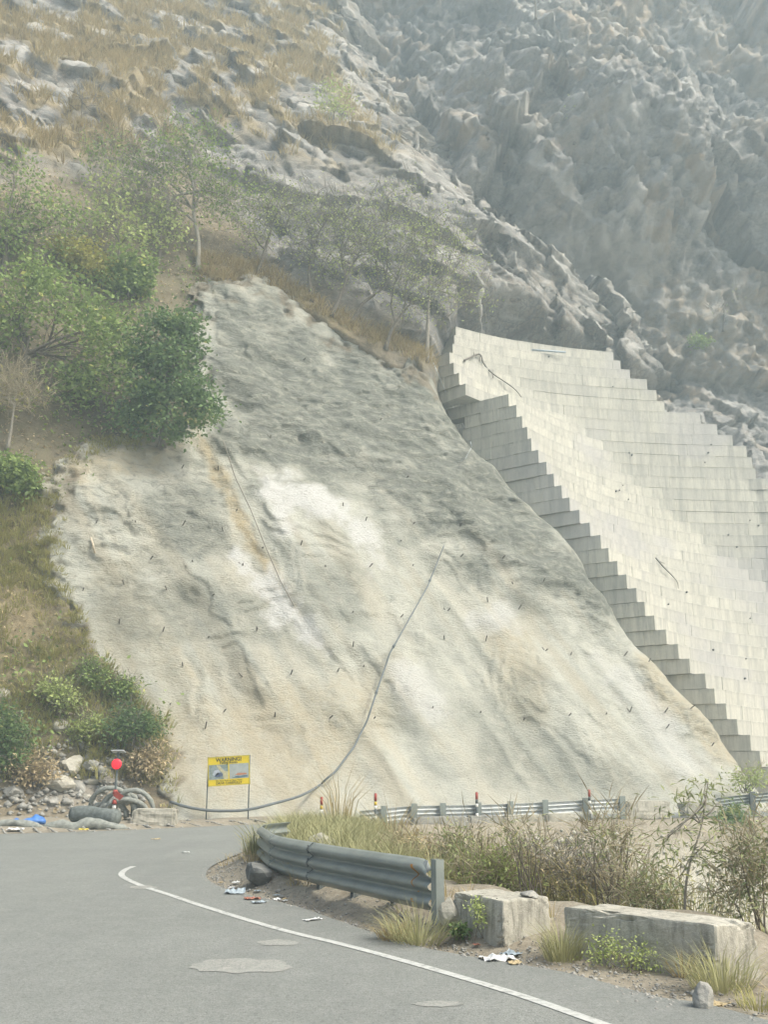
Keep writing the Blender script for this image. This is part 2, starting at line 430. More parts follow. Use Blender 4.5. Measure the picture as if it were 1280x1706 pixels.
def shot_y(x, z):
    y = front(x, z); P = np.stack([x, y, z], -1); u, v = proj(P)
    d, r = shot_detail(x, y, z, u, v)
    return y + d
x, z, F = sheet(-17, 27, .105, -1.0, 36, .105)
y0 = front(x, z); u, v = proj(np.stack([x, y0, z], -1))
det, rough = shot_detail(x, y0, z, u, v)
nz = fbm(x, z, 1.6, 4, 70)
nzc = fbm(x, z, .8, 4, 72)
edge = polysd(u, v, shot_poly) + nzc * 30 + 14 * fbm(x, z, .35, 3, 73)
y = y0 + det - .02 + sstep(8, -12, edge) * .42
V = np.stack([x, y, z], -1)
Vk, Fk, used = keep_faces(V, F, edge > -14)
sme = mesh_np(Vk, Fk)
u, v, nz, nzc, rough, x, z = u[used], v[used], nz[used], nzc[used], rough[used], x[used], z[used]
streak = fbm(x * .95 + z * .62, z * .10, 1.0, 4, 75)
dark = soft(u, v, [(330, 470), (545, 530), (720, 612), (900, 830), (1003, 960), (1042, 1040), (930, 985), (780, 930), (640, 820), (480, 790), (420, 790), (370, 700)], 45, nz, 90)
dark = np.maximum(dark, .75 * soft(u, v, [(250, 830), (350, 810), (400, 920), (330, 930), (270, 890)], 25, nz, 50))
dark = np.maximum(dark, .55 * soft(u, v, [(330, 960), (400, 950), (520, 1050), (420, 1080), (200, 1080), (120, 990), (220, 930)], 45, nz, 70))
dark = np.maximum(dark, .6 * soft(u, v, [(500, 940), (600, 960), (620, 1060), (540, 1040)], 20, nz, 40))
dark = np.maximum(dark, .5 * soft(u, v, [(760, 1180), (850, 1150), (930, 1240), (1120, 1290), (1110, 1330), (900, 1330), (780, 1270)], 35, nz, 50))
white = soft(u, v, [(436, 798), (500, 800), (575, 840), (612, 876), (640, 905), (648, 940), (612, 940), (585, 880), (540, 860), (470, 850), (490, 900), (470, 890)], 15, nzc + .6 * fbm(x, z, .3, 3, 79), 26)
white = np.maximum(white, soft(u, v, [(392, 925), (440, 950), (500, 1010), (548, 1080), (520, 1074), (450, 1020), (410, 960)], 15, nzc + .6 * fbm(x, z, .3, 3, 79), 26))
white = np.maximum(white, .7 * soft(u, v, [(640, 1110), (700, 1100), (745, 1190), (730, 1210), (670, 1160)], 16, nzc, 20))
white = np.maximum(white, .6 * soft(u, v, [(780, 1040), (800, 1005), (850, 1000), (880, 1040), (830, 1060)], 12, nzc, 24))
white = np.maximum(white, .5 * soft(u, v, [(985, 1090), (1080, 1140), (1180, 1270), (1140, 1290), (1060, 1200)], 20, nzc, 24))
white = np.maximum(white, .7 * soft(u, v, [(90, 980), (120, 1000), (150, 1075), (200, 1150), (180, 1140), (130, 1070)], 8, nzc, 14))
och = soft(u, v, [(322, 700), (348, 745), (385, 800), (420, 880), (460, 955), (540, 1078), (520, 1060), (445, 965), (400, 890), (350, 790)], 7, nzc, 10) * .9
och = np.maximum(och, .42 * soft(u, v, [(810, 1060), (880, 1040), (905, 1140), (900, 1240), (860, 1200), (820, 1130)], 25, nz, 40))
och = np.maximum(och, .6 * soft(u, v, [(95, 770), (240, 720), (330, 735), (260, 790), (130, 800)], 20, nz, 40))
och = np.maximum(och, .55 * soft(u, v, [(1050, 1070), (1110, 1110), (1230, 1270), (1180, 1260), (1100, 1180)], 12, nz, 24))
och = np.maximum(och, .4 * soft(u, v, [(280, 1180), (480, 1130), (640, 1130), (620, 1290), (470, 1330), (280, 1320)], 50, nz, 80))
och = np.maximum(och, .35 * soft(u, v, [(130, 900), (230, 900), (340, 1120), (300, 1170), (180, 1080)], 40, nz, 60))
och = np.clip(och + .25 * sstep(.15, .6, streak) * (1 - dark), 0, 1)
attr(sme, 'edge', sstep(30, 0, edge[used] + 22 * nzc) * sstep(-.25, .35, fbm(x, z, .6, 4, 77) + .1))
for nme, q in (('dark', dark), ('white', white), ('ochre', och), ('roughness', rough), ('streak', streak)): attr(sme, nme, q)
m = MT('shotcrete', .93, .12)
n1 = m.noise(.55, 5, .6); n2 = m.noise(2.6, 6, .65); n3 = m.noise(7, 6, .7, m.mapping((1, 1, 2.2))); n4 = m.noise(28, 4, .7, m.mapping((.6, 1, 1.3)))
c = m.ramp(n1, [(.3, (.46, .465, .405)), (.5, (.53, .532, .46)), (.7, (.59, .588, .51))])
c = m.mix(m.val(n2, .45, .75, 0, .5), c, (.37, .372, .33))
nd = m.noise(.8, 5, .6, m.mapping((1, 1, .32), (0, R(-32), 0)), .4)
c = m.mix(m.val(nd, .50, .68, 0, .5), c, (.33, .335, .30))
c = m.mix(m.val(nd, .42, .30, 0, .5), c, (.52, .50, .41))
c = m.mix(m.val(m.at('streak'), .12, .5, 0, .55), c, (.60, .585, .50))
c = m.mix(m.val(m.at('streak'), -.12, -.5, 0, .5), c, (.42, .37, .27))
c = m.mix(m.math('MULTIPLY', m.at('ochre'), m.val(n2, .3, .6, .4, 1)), c, (.49, .405, .25))
nm = m.noise(1.7, 8, .75, m.mapping((.7, 1, 1.5)), .6)
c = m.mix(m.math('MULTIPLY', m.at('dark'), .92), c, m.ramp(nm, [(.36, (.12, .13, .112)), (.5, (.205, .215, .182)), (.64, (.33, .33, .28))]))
c = m.mix(m.math('MULTIPLY', m.at('roughness'), m.val(nm, .47, .38, 0, .5)), c, (.16, .165, .145))
c = m.mix(m.val(nm, .56, .70, 0, .35), c, (.55, .535, .455))
c = m.mix(m.math('MULTIPLY', m.at('white'), m.val(n3, .3, .55, .6, 1.0)), c, (.64, .64, .61))
c = m.mix(m.val(n3, .6, .8, 0, .3), c, (.33, .325, .285))
c = m.mix(m.math('MULTIPLY', m.at('edge'), .85), c, m.ramp(n2, [(.3, (.17, .14, .095)), (.7, (.30, .26, .19))]))
m.col(c); m.bump(n3, .8, .2).bump(n4, .45, .05).bump(nm, .5, .3); M['shot'] = m.m
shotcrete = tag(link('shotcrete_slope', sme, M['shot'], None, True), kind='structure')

# hillside with earth, dry grass and outcrops
gr_poly = [(-200, -200), (520, -200), (560, 60), (640, 235), (560, 250), (470, 230), (400, 210), (330, 240), (160, 260), (-200, 330)]
def hill_masks(u, v, x, z):
    n = fbm(x, z, 3, 4, 80); n2 = fbm(x, z, 1.2, 3, 81)
    rock = soft(u, v, [(-300, -300), (640, -300), (1300, -300), (1300, 660), (735, 660), (722, 590), (640, 550), (440, 440), (380, 330), (300, 260), (-300, 330)], 40, n, 60)
    rock = np.maximum(rock, .6 * soft(u, v, [(60, 1290), (140, 1240), (200, 1300), (160, 1340), (60, 1340)], 20, n, 20))
    n3_ = fbm(x, z, 2.0, 3, 83)
    grass = soft(u, v, gr_poly, 60, n, 60) * sstep(-.12, .18, .5 * n + .9 * n3_ + .5 * n2 + .06)
    grass = np.maximum(grass, .9 * soft(u, v, [(330, 420), (440, 440), (560, 520), (720, 590), (730, 620), (600, 565), (430, 475), (330, 480)], 10, n2, 12))
    grass = np.maximum(grass, .5 * soft(u, v, [(-50, 960), (60, 960), (130, 1050), (120, 1120), (-50, 1140)], 30, n, 50))
    green = .7 * soft(u, v, [(-50, 350), (170, 330), (330, 470), (330, 700), (90, 800), (-50, 820)], 50, n, 60)
    green = np.maximum(green, .6 * soft(u, v, [(-80, 780), (80, 800), (85, 950), (160, 1100), (-80, 1120)], 20, n, 50) * sstep(-.1, .3, n2))
    green = np.maximum(green, .7 * soft(u, v, [(-50, 1100), (110, 1060), (280, 1180), (270, 1260), (-50, 1300)], 30, n, 40))
    scree = soft(u, v, [(640, 250), (790, 370), (800, 420), (700, 380), (430, 340), (430, 250), (560, 260)], 25, n, 40)
    return rock, grass, green, scree
def hill_y(x, z, full=True):
    y = front(x, z); u, v = proj(np.stack([x, y, z], -1))
    rock, grass, green, scree = hill_masks(u, v, x, z)
    wx = x + .5 * fbm(x, z, 2.5, 3, 90); wz = z + .5 * fbm(x, z, 2.5, 3, 91)
    fl_ = sstep(-1, 3, x - xr(z)) * sstep(32, 38, z)
    r = 2.2 * fl_ * facet(wx * .7 + wz * .5, wz * .5 - wx * .4, 6.5, 98, 1.2) + 1.2 * facet(wx * .8 + wz * .35, wz, 4.2, 92, 1.2) + .6 * facet(wx * .8 + wz * .35, wz, 1.7, 93, 1.3) + .28 * facet(wx, wz, .75, 94, 1.3)
    s = .55 * fbm(x, z, 3.2, 4, 95) + .18 * fbm(x, z, .8, 3, 96) + .10 * facet(x, z, .5, 97, 1.)
    k = rock * (1 - .2 * scree)
    low = sstep(-.5, 2, z)
    return y + .25 - (r * k + s * (1 - k) + .25 * grass) * low
x, z, F = sheet(-46, 34, .2, -1.2, 104, .2)
y = hill_y(x, z); V = np.stack([x, y, z], -1)
flank = .6 * sstep(-2.5, 1.0, x - xr(z)) * sstep(26, 33, z)
V[:, 0] += flank * (1.5 * facet(y * .45 + .4 * z, z * .6, 3.0, 120, 1.3) + .6 * facet(y * .6 + .4 * z, z * .8, 1.4, 121, 1.3))
u, v = proj(V)
inside = polysd(u, v, shot_poly)
V[:, 1] += sstep(4, 34, inside) * 2.2
Vk, Fk, used = keep_faces(V, F, (inside < 60) & (x - xr(z) < 13 + 12 * sstep(33, 37, z)))
hme = mesh_np(Vk, Fk)
rock, grass, green, scree = hill_masks(u[used], v[used], x[used], z[used])
wx_ = x[used] + .5 * fbm(x[used], z[used], 2.5, 3, 90); wz_ = z[used] + .5 * fbm(x[used], z[used], 2.5, 3, 91)
attr(hme, 'tone', .7 * facet(wx_ * .8 + wz_ * .35, wz_, 1.7, 93, 0) + .6 * facet(wx_, wz_, .75, 94, 0) + .4 * facet(wx_ * .8 + wz_ * .35, wz_, 4.2, 92, 0))
for nme, q in (('rock', rock), ('grass', grass), ('green', green), ('scree', scree)): attr(hme, nme, q)
def rock_colour(m, warm):
    bed = m.mapping((1, 1, 2.4), (0, R(40), 0))
    n1 = m.noise(.12, 5, .6); n2 = m.noise(.45, 9, .72, bed, .8); n3 = m.noise(3.2, 7, .75, m.mapping((1, 1, 1.6), (0, R(40), 0)), .5); nb_ = m.noise(.8, 8, .75, None, 1.0)
    c = m.ramp(n2, [(.34, (.085, .09, .09)), (.44, (.20, .20, .19)), (.54, (.31, .302, .278)), (.66, (.50, .48, .435))])
    c = m.mix(m.val(nb_, .45, .60, 0, .85 * warm), c, m.ramp(n3, [(.35, (.14, .105, .068)), (.65, (.36, .28, .18))]))
    c = m.mix(m.val(n1, .45, .6, 0, .5), c, m.ramp(n3, [(.35, (.15, .15, .145)), (.65, (.33, .325, .305))]))
    c = m.mix(m.val(n3, .50, .36, 0, .75), c, (.055, .058, .058))
    c = m.mix(m.val(n3, .60, .74, 0, .7), c, (.52, .50, .45))
    ed = m.vor(.55, m.mapping((1, 1, 2.2), (0, R(40), 0)), 'DISTANCE_TO_EDGE')
    c = m.mix(m.val(ed, 0, .035, .6, 0), c, (.05, .052, .052))
    return c, n2, n3
m = MT('hill', .95, .1)
c, n2, n3 = rock_colour(m, 1.0)
n5 = m.noise(2.2, 6, .7); n6 = m.noise(16, 5, .7)
e = m.ramp(n5, [(.3, (.14, .118, .082)), (.5, (.225, .19, .132)), (.7, (.32, .28, .20))])
e = m.mix(m.val(n6, .5, .75, 0, .5), e, (.36, .33, .26))
c = m.mix(.38, c, (.26, .26, .252))
c = m.mix(m.val(m.at('tone'), -.05, -.6, 0, .75), c, (.08, .083, .083))
c = m.mix(m.val(m.at('tone'), .1, .65, 0, .6), c, (.50, .49, .46))
c = m.mix(m.at('rock'), e, c)
c = m.mix(m.math('MULTIPLY', m.at('scree'), .4), c, m.ramp(n5, [(.3, (.15, .148, .135)), (.7, (.25, .243, .22))]))
c = m.mix(m.math('MULTIPLY', m.at('grass'), .8), c, m.ramp(n5, [(.3, (.20, .155, .08)), (.7, (.40, .325, .18))]))
c = m.mix(m.math('MULTIPLY', m.at('green'), m.val(n5, .35, .65, .1, .8)), c, (.085, .09, .045))
m.col(c); m.bump(n3, .7, .12).bump(n6, .5, .04).bump(n2, .5, .35); M['hill'] = m.m
hill = tag(link('hillside', hme, M['hill'], None, False), kind='structure')

# the rock mountain behind
def mtn_y(x, z):
    e = 68.5 + 3.5 * sstep(26, 6, z) + .50 * z - 13 * sstep(34, 62, z) + .22 * np.maximum(-(x - 18), 0) * 0 + .03 * (x - 20) ** 2 * .25 * sstep(14, 40, z)
    wx = x + .4 * fbm(x, z, 5, 4, 100); wz = z + .4 * fbm(x, z, 5, 4, 101)
    d = wx * .78 + wz * .62; q = -wx * .62 + wz * .78
    r = 4.5 * facet(d * .8, q * .62, 13, 102, 1.1) + 1.7 * facet(d, q * .42, 5.2, 103, 1.2) + .85 * facet(d, q * .5, 2.6, 104, 1.3) + .6 * facet(wx, wz, 1.25, 105, 1.7) + .26 * facet(wx, wz, .62, 108, 1.6)
    r = r + 1.5 * (ridged(d, q * .35, 7, 4, 109) - .3)
    r = r + 4 * fbm(x, z, 22, 3, 106) + 1.2 * fbm(x, z, 3, 3, 107)
    return e - r * sstep(0, 12, z) - .0
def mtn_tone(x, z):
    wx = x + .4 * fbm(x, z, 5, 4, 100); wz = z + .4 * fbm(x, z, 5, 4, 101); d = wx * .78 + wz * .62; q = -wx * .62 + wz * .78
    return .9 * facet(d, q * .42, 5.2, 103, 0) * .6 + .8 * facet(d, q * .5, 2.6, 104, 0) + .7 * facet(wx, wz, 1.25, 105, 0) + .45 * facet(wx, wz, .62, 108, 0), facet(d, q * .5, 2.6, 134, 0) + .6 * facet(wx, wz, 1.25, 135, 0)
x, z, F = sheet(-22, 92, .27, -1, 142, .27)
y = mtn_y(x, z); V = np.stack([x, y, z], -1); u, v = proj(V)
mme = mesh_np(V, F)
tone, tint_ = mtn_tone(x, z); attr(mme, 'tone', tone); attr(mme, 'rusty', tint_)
n = fbm(x, z, 7, 4, 110)
attr(mme, 'pale', soft(u, v, [(800, 420), (900, 330), (990, 400), (1060, 430), (1010, 520), (900, 560), (820, 540)], 40, n, 70))
attr(mme, 'tan', np.maximum(.7 * soft(u, v, [(1080, 520), (1300, 480), (1300, 640), (1150, 640)], 40, n, 60), .65 * soft(u, v, [(900, -200), (1400, -200), (1400, 120), (1000, 60)], 60, n, 120)))
m = MT('mountain_rock', .95, .1)
c, n2, n3 = rock_colour(m, .75)
c = m.mix(.40, c, (.36, .362, .36))
c = m.mix(m.val(m.at('rusty'), .15, .55, 0, .55), c, (.40, .31, .21))
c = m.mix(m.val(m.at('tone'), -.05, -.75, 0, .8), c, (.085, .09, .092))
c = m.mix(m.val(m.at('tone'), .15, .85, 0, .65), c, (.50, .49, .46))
c = m.mix(m.math('MULTIPLY', m.at('pale'), m.val(n2, .35, .6, .2, .9)), c, (.45, .435, .40))
n5 = m.noise(1.1, 6, .7)
c = m.mix(m.math('MULTIPLY', m.at('tan'), m.val(n5, .4, .6, 0, .8)), c, (.33, .25, .15))
m.col(c); m.bump(n3, .7, .3).bump(n2, .3, .6); M['mtn'] = m.m
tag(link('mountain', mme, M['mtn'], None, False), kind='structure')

# ------------------------------------------------------------------ stepped concrete retaining wall, block by block
corners = [(749, 591), (756.5, 607), (765.4, 624.5), (776, 642.7), (846.7, 647.4), (859.5, 667), (869.6, 686.4), (878, 707.5), (884.6, 728.4), (897, 748.3), (910.8, 768.7), (924, 788.8), (936.8, 810.3), (949, 831.6), (965.8, 851.3), (983.5, 872.2), (1000.8, 892.4), (1014, 913.3), (1028.8, 935.2), (1044.5, 957.6), (1060.6, 980), (1073.7, 1002.7), (1090.2, 1024.5), (1109.4, 1048), (1130, 1071.2), (1149.2, 1094.6), (1176.4, 1119.2), (1189.8, 1144), (1209.2, 1168.7), (1228.4, 1195.4), (1250.2, 1221.2), (1266.4, 1248.3), (1282, 1275), (1297, 1300), (1312, 1325)]
top_prof = [(700, 545), (770, 545), (800, 548), (840, 556), (880, 568), (950, 580), (1010, 588), (1022, 590), (1034, 604), (1036, 616), (1076, 628), (1079, 642), (1092, 648), (1098, 664), (1113, 678), (1150, 688), (1188, 697), (1199, 719), (1220, 728), (1224, 740), (1242, 744), (1252, 762), (1256, 782), (1270, 796), (1300, 800), (1340, 806), (1500, 830)]
tpu, tpv = zip(*top_prof)
CH = .8
courses = []                                     # (ztop, x_end, y0)
for i, (u, v) in enumerate(corners):
    zt = 1.9 + CH * (32 - i); D = 52 + .3 * zt; r = ray(u, v)
    courses.append((zt, D * r[0] / r[1], D))
for k, (u, D) in enumerate(((752, 62.2), (754, 62.6), (757, 63.0), (760, 63.4))):
    zt = 27.5 + CH * (k + 1); r = ray(u, 570); courses.insert(0, (zt, D * r[0] / r[1], D))
WX = np.arange(2, 40, .05); WT = {}; prev = None
for c in courses:                                # every course stands at least a little in front of the one above
    e = np.maximum(WX - c[1], 0); A, L = (6.0, 9.0) if c[0] > 28 else ((12.0, 11.0) if c[0] > 24.5 else (15.5, 11.0))
    yy = c[2] + A * (1 - np.exp(-e / L))
    if prev is not None: yy = np.minimum(yy, prev - .045)
    WT[round(c[0], 3)] = yy; prev = np.where(WX >= c[1], yy, 999)
def wall_y(x, c):
    return np.interp(x, WX, WT[round(c[0], 3)]) - .18 * sstep(25.6, 25.7, x) * (c[0] < 22.5)
wall = thing('retaining_wall', 'tall stepped concrete block retaining wall curving behind the shotcrete slope', 'retaining wall', (15, 60, 0))
rnd = random.Random(11)
nb = 0
def wall_block(fr, depth, z0, z1, nrm):
    """fr: front polyline (x,y); closed prism with a slightly chamfered front"""
    n = len(fr); V = []; g = .011; ch = .012
    for (zz, off) in ((z0 + g, ch), (z0 + g + ch, 0), (z1 - g - ch, 0), (z1 - g, ch)):
        for (px, py) in fr: V.append((px + nrm[0] * off, py + nrm[1] * off, zz))
    for zz in (z0 + g, z1 - g):
        for (px, py) in fr: V.append((px + nrm[0] * depth, py + nrm[1] * depth, zz))
    F = []
    for r_ in range(3):
        for j in range(n - 1): F.append((r_ * n + j, r_ * n + j + 1, (r_ + 1) * n + j + 1, (r_ + 1) * n + j))
    B, T = 4 * n, 5 * n
    for j in range(n - 1):
        F.append((3 * n + j, 3 * n + j + 1, T + j + 1, T + j)); F.append((B + j, B + j + 1, j + 1, j)); F.append((B + j + 1, B + j, T + j, T + j + 1))
    F.append((0, n, 2 * n, 3 * n, T, B)); e = n - 1
    F.append((e, B + e, T + e, 3 * n + e, 2 * n + e, n + e))
    return V, F
def add_block(fr, depth, z0, z1, nrm):
    global nb
    o0 = Vector((fr[0][0], fr[0][1], z0)); V, F = wall_block(fr, depth, z0, z1, nrm)
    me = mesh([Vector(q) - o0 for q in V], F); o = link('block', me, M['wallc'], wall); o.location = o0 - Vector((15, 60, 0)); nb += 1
m = MT('wall_concrete', .9, .15)
n1 = m.noise(.35, 4, .6); n2 = m.noise(1.0, 5, .65, m.mapping((2.6, 2.6, .28))); n3 = m.noise(9, 5, .7); n7 = m.noise(1.6, 4, .6, m.mapping((9, 9, .9)))
c = m.ramp(n1, [(.3, (.50, .488, .42)), (.7, (.575, .56, .485))])
c = m.mix(m.val(m.rand(), 0, 1, 0, .38), c, (.36, .36, .335))
c = m.mix(m.val(n2, .44, .66, 0, .75), c, (.33, .328, .30))
c = m.mix(m.val(n7, .54, .72, 0, .6), c, (.27, .268, .25))
c = m.mix(m.val(n3, .58, .8, 0, .4), c, (.25, .248, .23))
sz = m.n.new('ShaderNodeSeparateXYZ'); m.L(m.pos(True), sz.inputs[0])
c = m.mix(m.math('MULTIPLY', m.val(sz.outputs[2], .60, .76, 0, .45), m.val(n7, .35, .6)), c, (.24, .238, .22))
c = m.mix(m.val(m.noise(.16, 3, .5), .52, .62, 0, .45), c, (.40, .395, .40))
m.col(c); m.bump(n3, .35, .03).bump(m.noise(2.2, 4, .6), .35, .06); M['wallc'] = m.m
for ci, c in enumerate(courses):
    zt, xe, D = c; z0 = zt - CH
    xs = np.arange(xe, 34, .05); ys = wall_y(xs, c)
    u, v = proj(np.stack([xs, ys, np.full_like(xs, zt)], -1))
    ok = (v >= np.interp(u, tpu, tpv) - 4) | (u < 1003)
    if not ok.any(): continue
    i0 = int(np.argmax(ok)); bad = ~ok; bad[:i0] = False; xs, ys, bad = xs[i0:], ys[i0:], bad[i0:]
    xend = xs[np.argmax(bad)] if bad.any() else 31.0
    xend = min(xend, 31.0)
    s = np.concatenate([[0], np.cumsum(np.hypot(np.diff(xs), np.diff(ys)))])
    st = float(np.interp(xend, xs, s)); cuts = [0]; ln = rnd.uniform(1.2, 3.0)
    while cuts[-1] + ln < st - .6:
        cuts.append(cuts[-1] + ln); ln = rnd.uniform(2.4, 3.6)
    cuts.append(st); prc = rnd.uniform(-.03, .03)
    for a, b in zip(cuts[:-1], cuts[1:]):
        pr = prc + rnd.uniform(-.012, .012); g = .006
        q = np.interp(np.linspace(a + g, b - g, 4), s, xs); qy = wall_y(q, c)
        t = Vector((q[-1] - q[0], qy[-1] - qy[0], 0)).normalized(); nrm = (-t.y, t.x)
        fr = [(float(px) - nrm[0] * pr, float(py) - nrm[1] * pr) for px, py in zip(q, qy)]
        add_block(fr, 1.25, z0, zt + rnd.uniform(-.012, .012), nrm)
        if a == 0 and i0 == 0:                   # blocks running back into the hill behind the exposed end
            d0 = 1.25
            for k in range(2):
                ln2 = rnd.uniform(1.2, 2.0); w2 = .9
                off = rnd.uniform(-.06, .06)
                p0 = Vector((fr[0][0], fr[0][1], 0)) + Vector((nrm[0], nrm[1], 0)) * (d0 + .012) + t * off
                fr2 = [(p0.x, p0.y), (p0.x + t.x * w2, p0.y + t.y * w2)]
                add_block(fr2, ln2, z0, zt + rnd.uniform(-.015, .015), nrm); d0 += ln2
print('wall blocks', nb)

# ================================================================== VEGETATION
def leaf_mat(name, dark, light, dry, rough=.75):
    m = MT(name, rough, .25)
    t = m.at('tint')
    c = m.ramp(t, [(.0, dark), (.55, light), (.93, light), (1.0, dry)])
    m.col(c)
    tr = m.n.new('ShaderNodeBsdfTranslucent'); m.L(c, tr.inputs['Color'])
    ms = m.n.new('ShaderNodeMixShader'); ms.inputs[0].default_value = .28
    m.L(m.b.outputs[0], ms.inputs[1]); m.L(tr.outputs[0], ms.inputs[2]); m.L(ms.outputs[0], m.n['Material Output'].inputs['Surface'])
    M[name] = m.m
leaf_mat('leaf_deep', (.065, .115, .055), (.185, .275, .105), (.40, .42, .15))
leaf_mat('leaf_mid', (0.123, 0.170, 0.066), (0.286, 0.381, 0.122), (0.600, 0.600, 0.177))
leaf_mat('leaf_olive', (0.230, 0.269, 0.112), (0.461, 0.535, 0.197), (0.600, 0.600, 0.280))
leaf_mat('leaf_yellow', (0.205, 0.205, 0.059), (0.427, 0.409, 0.120), (0.550, 0.512, 0.153))
leaf_mat('leaf_willow', (0.164, 0.209, 0.095), (0.366, 0.405, 0.202), (0.600, 0.569, 0.228))
leaf_mat('leaf_brown', (0.268, 0.221, 0.143), (0.598, 0.486, 0.298), (0.600, 0.600, 0.314))
leaf_mat('leaf_red', (0.204, 0.156, 0.090), (0.420, 0.348, 0.204), (0.360, 0.396, 0.168))
leaf_mat('grass_dry', (.22, .165, .08), (.48, .395, .215), (.36, .33, .16))
leaf_mat('grass_green', (.19, .20, .095), (.42, .41, .22), (.56, .49, .29))
leaf_mat('grass_mixed', (0.196, 0.196, 0.069), (0.414, 0.391, 0.161), (0.552, 0.448, 0.218))
leaf_mat('twig_grey', (.12, .11, .09), (.25, .235, .20), (.32, .30, .26))
leaf_mat('twig_pale', (0.253, 0.218, 0.138), (0.414, 0.368, 0.253), (0.483, 0.437, 0.310))
m = MT('bark', .95, .1); n = m.noise(7, 5, .65, m.mapping((3, 3, .6), obj=True))
m.col(m.ramp(n, [(.3, (.10, .085, .065)), (.7, (.25, .225, .185))])); m.bump(n, .6, .03); M['bark'] = m.m
m = MT('bark_pale', .95, .1); n = m.noise(7, 5, .65, m.mapping((3, 3, .6), obj=True))
m.col(m.ramp(n, [(.3, (.22, .20, .165)), (.7, (.42, .39, .33))])); m.bump(n, .6, .03); M['bark_pale'] = m.m

def unit(v): return v / np.maximum(np.linalg.norm(v, axis=-1, keepdims=True), 1e-9)
def leaves(C, size, rng, aspect=.55, droop=0.0, outward=None, spread=1.0):
    """one folded diamond of two triangles per leaf; C (n,3) attachment points"""
    n = len(C)
    d = unit(rng.normal(size=(n, 3)) * np.array([1, 1, .7]) + (outward if outward is not None else 0) + np.array([0, 0, -droop]))
    up = unit(rng.normal(size=(n, 3)) * .8 + np.array([0, 0, 1.0]))
    s = unit(np.cross(d, up)); nn = np.cross(s, d)
    L = (size * rng.uniform(.65, 1.3, n))[:, None]; W = L * aspect * .5
    a = C; b = C + d * L * .45 + s * W + nn * L * .08; c = C + d * L; e = C + d * L * .45 - s * W + nn * L * .08
    V = np.stack([a, b, c, e], 1).reshape(-1, 3); F = np.arange(4 * n).reshape(n, 4)
    return V, F
def foliage_mesh(V, F, tint):
    me = mesh_np(V, F); attr(me, 'tint', np.clip(tint, 0, 1), 'FACE'); return me
def bent(a, b, rnd, k=5, bow=.12, sag=0):
    a, b = Vector(a), Vector(b); L = (b - a).length
    o = Vector((rnd.uniform(-1, 1), rnd.uniform(-1, 1), rnd.uniform(-.4, .8))) * bow * L
    o2 = Vector((rnd.uniform(-1, 1), rnd.uniform(-1, 1), rnd.uniform(-1, 1))) * bow * .4 * L
    return [a.lerp(b, t) + o * math.sin(math.pi * t) + o2 * math.sin(2 * math.pi * t) for t in [i / (k - 1) for i in range(k)]]
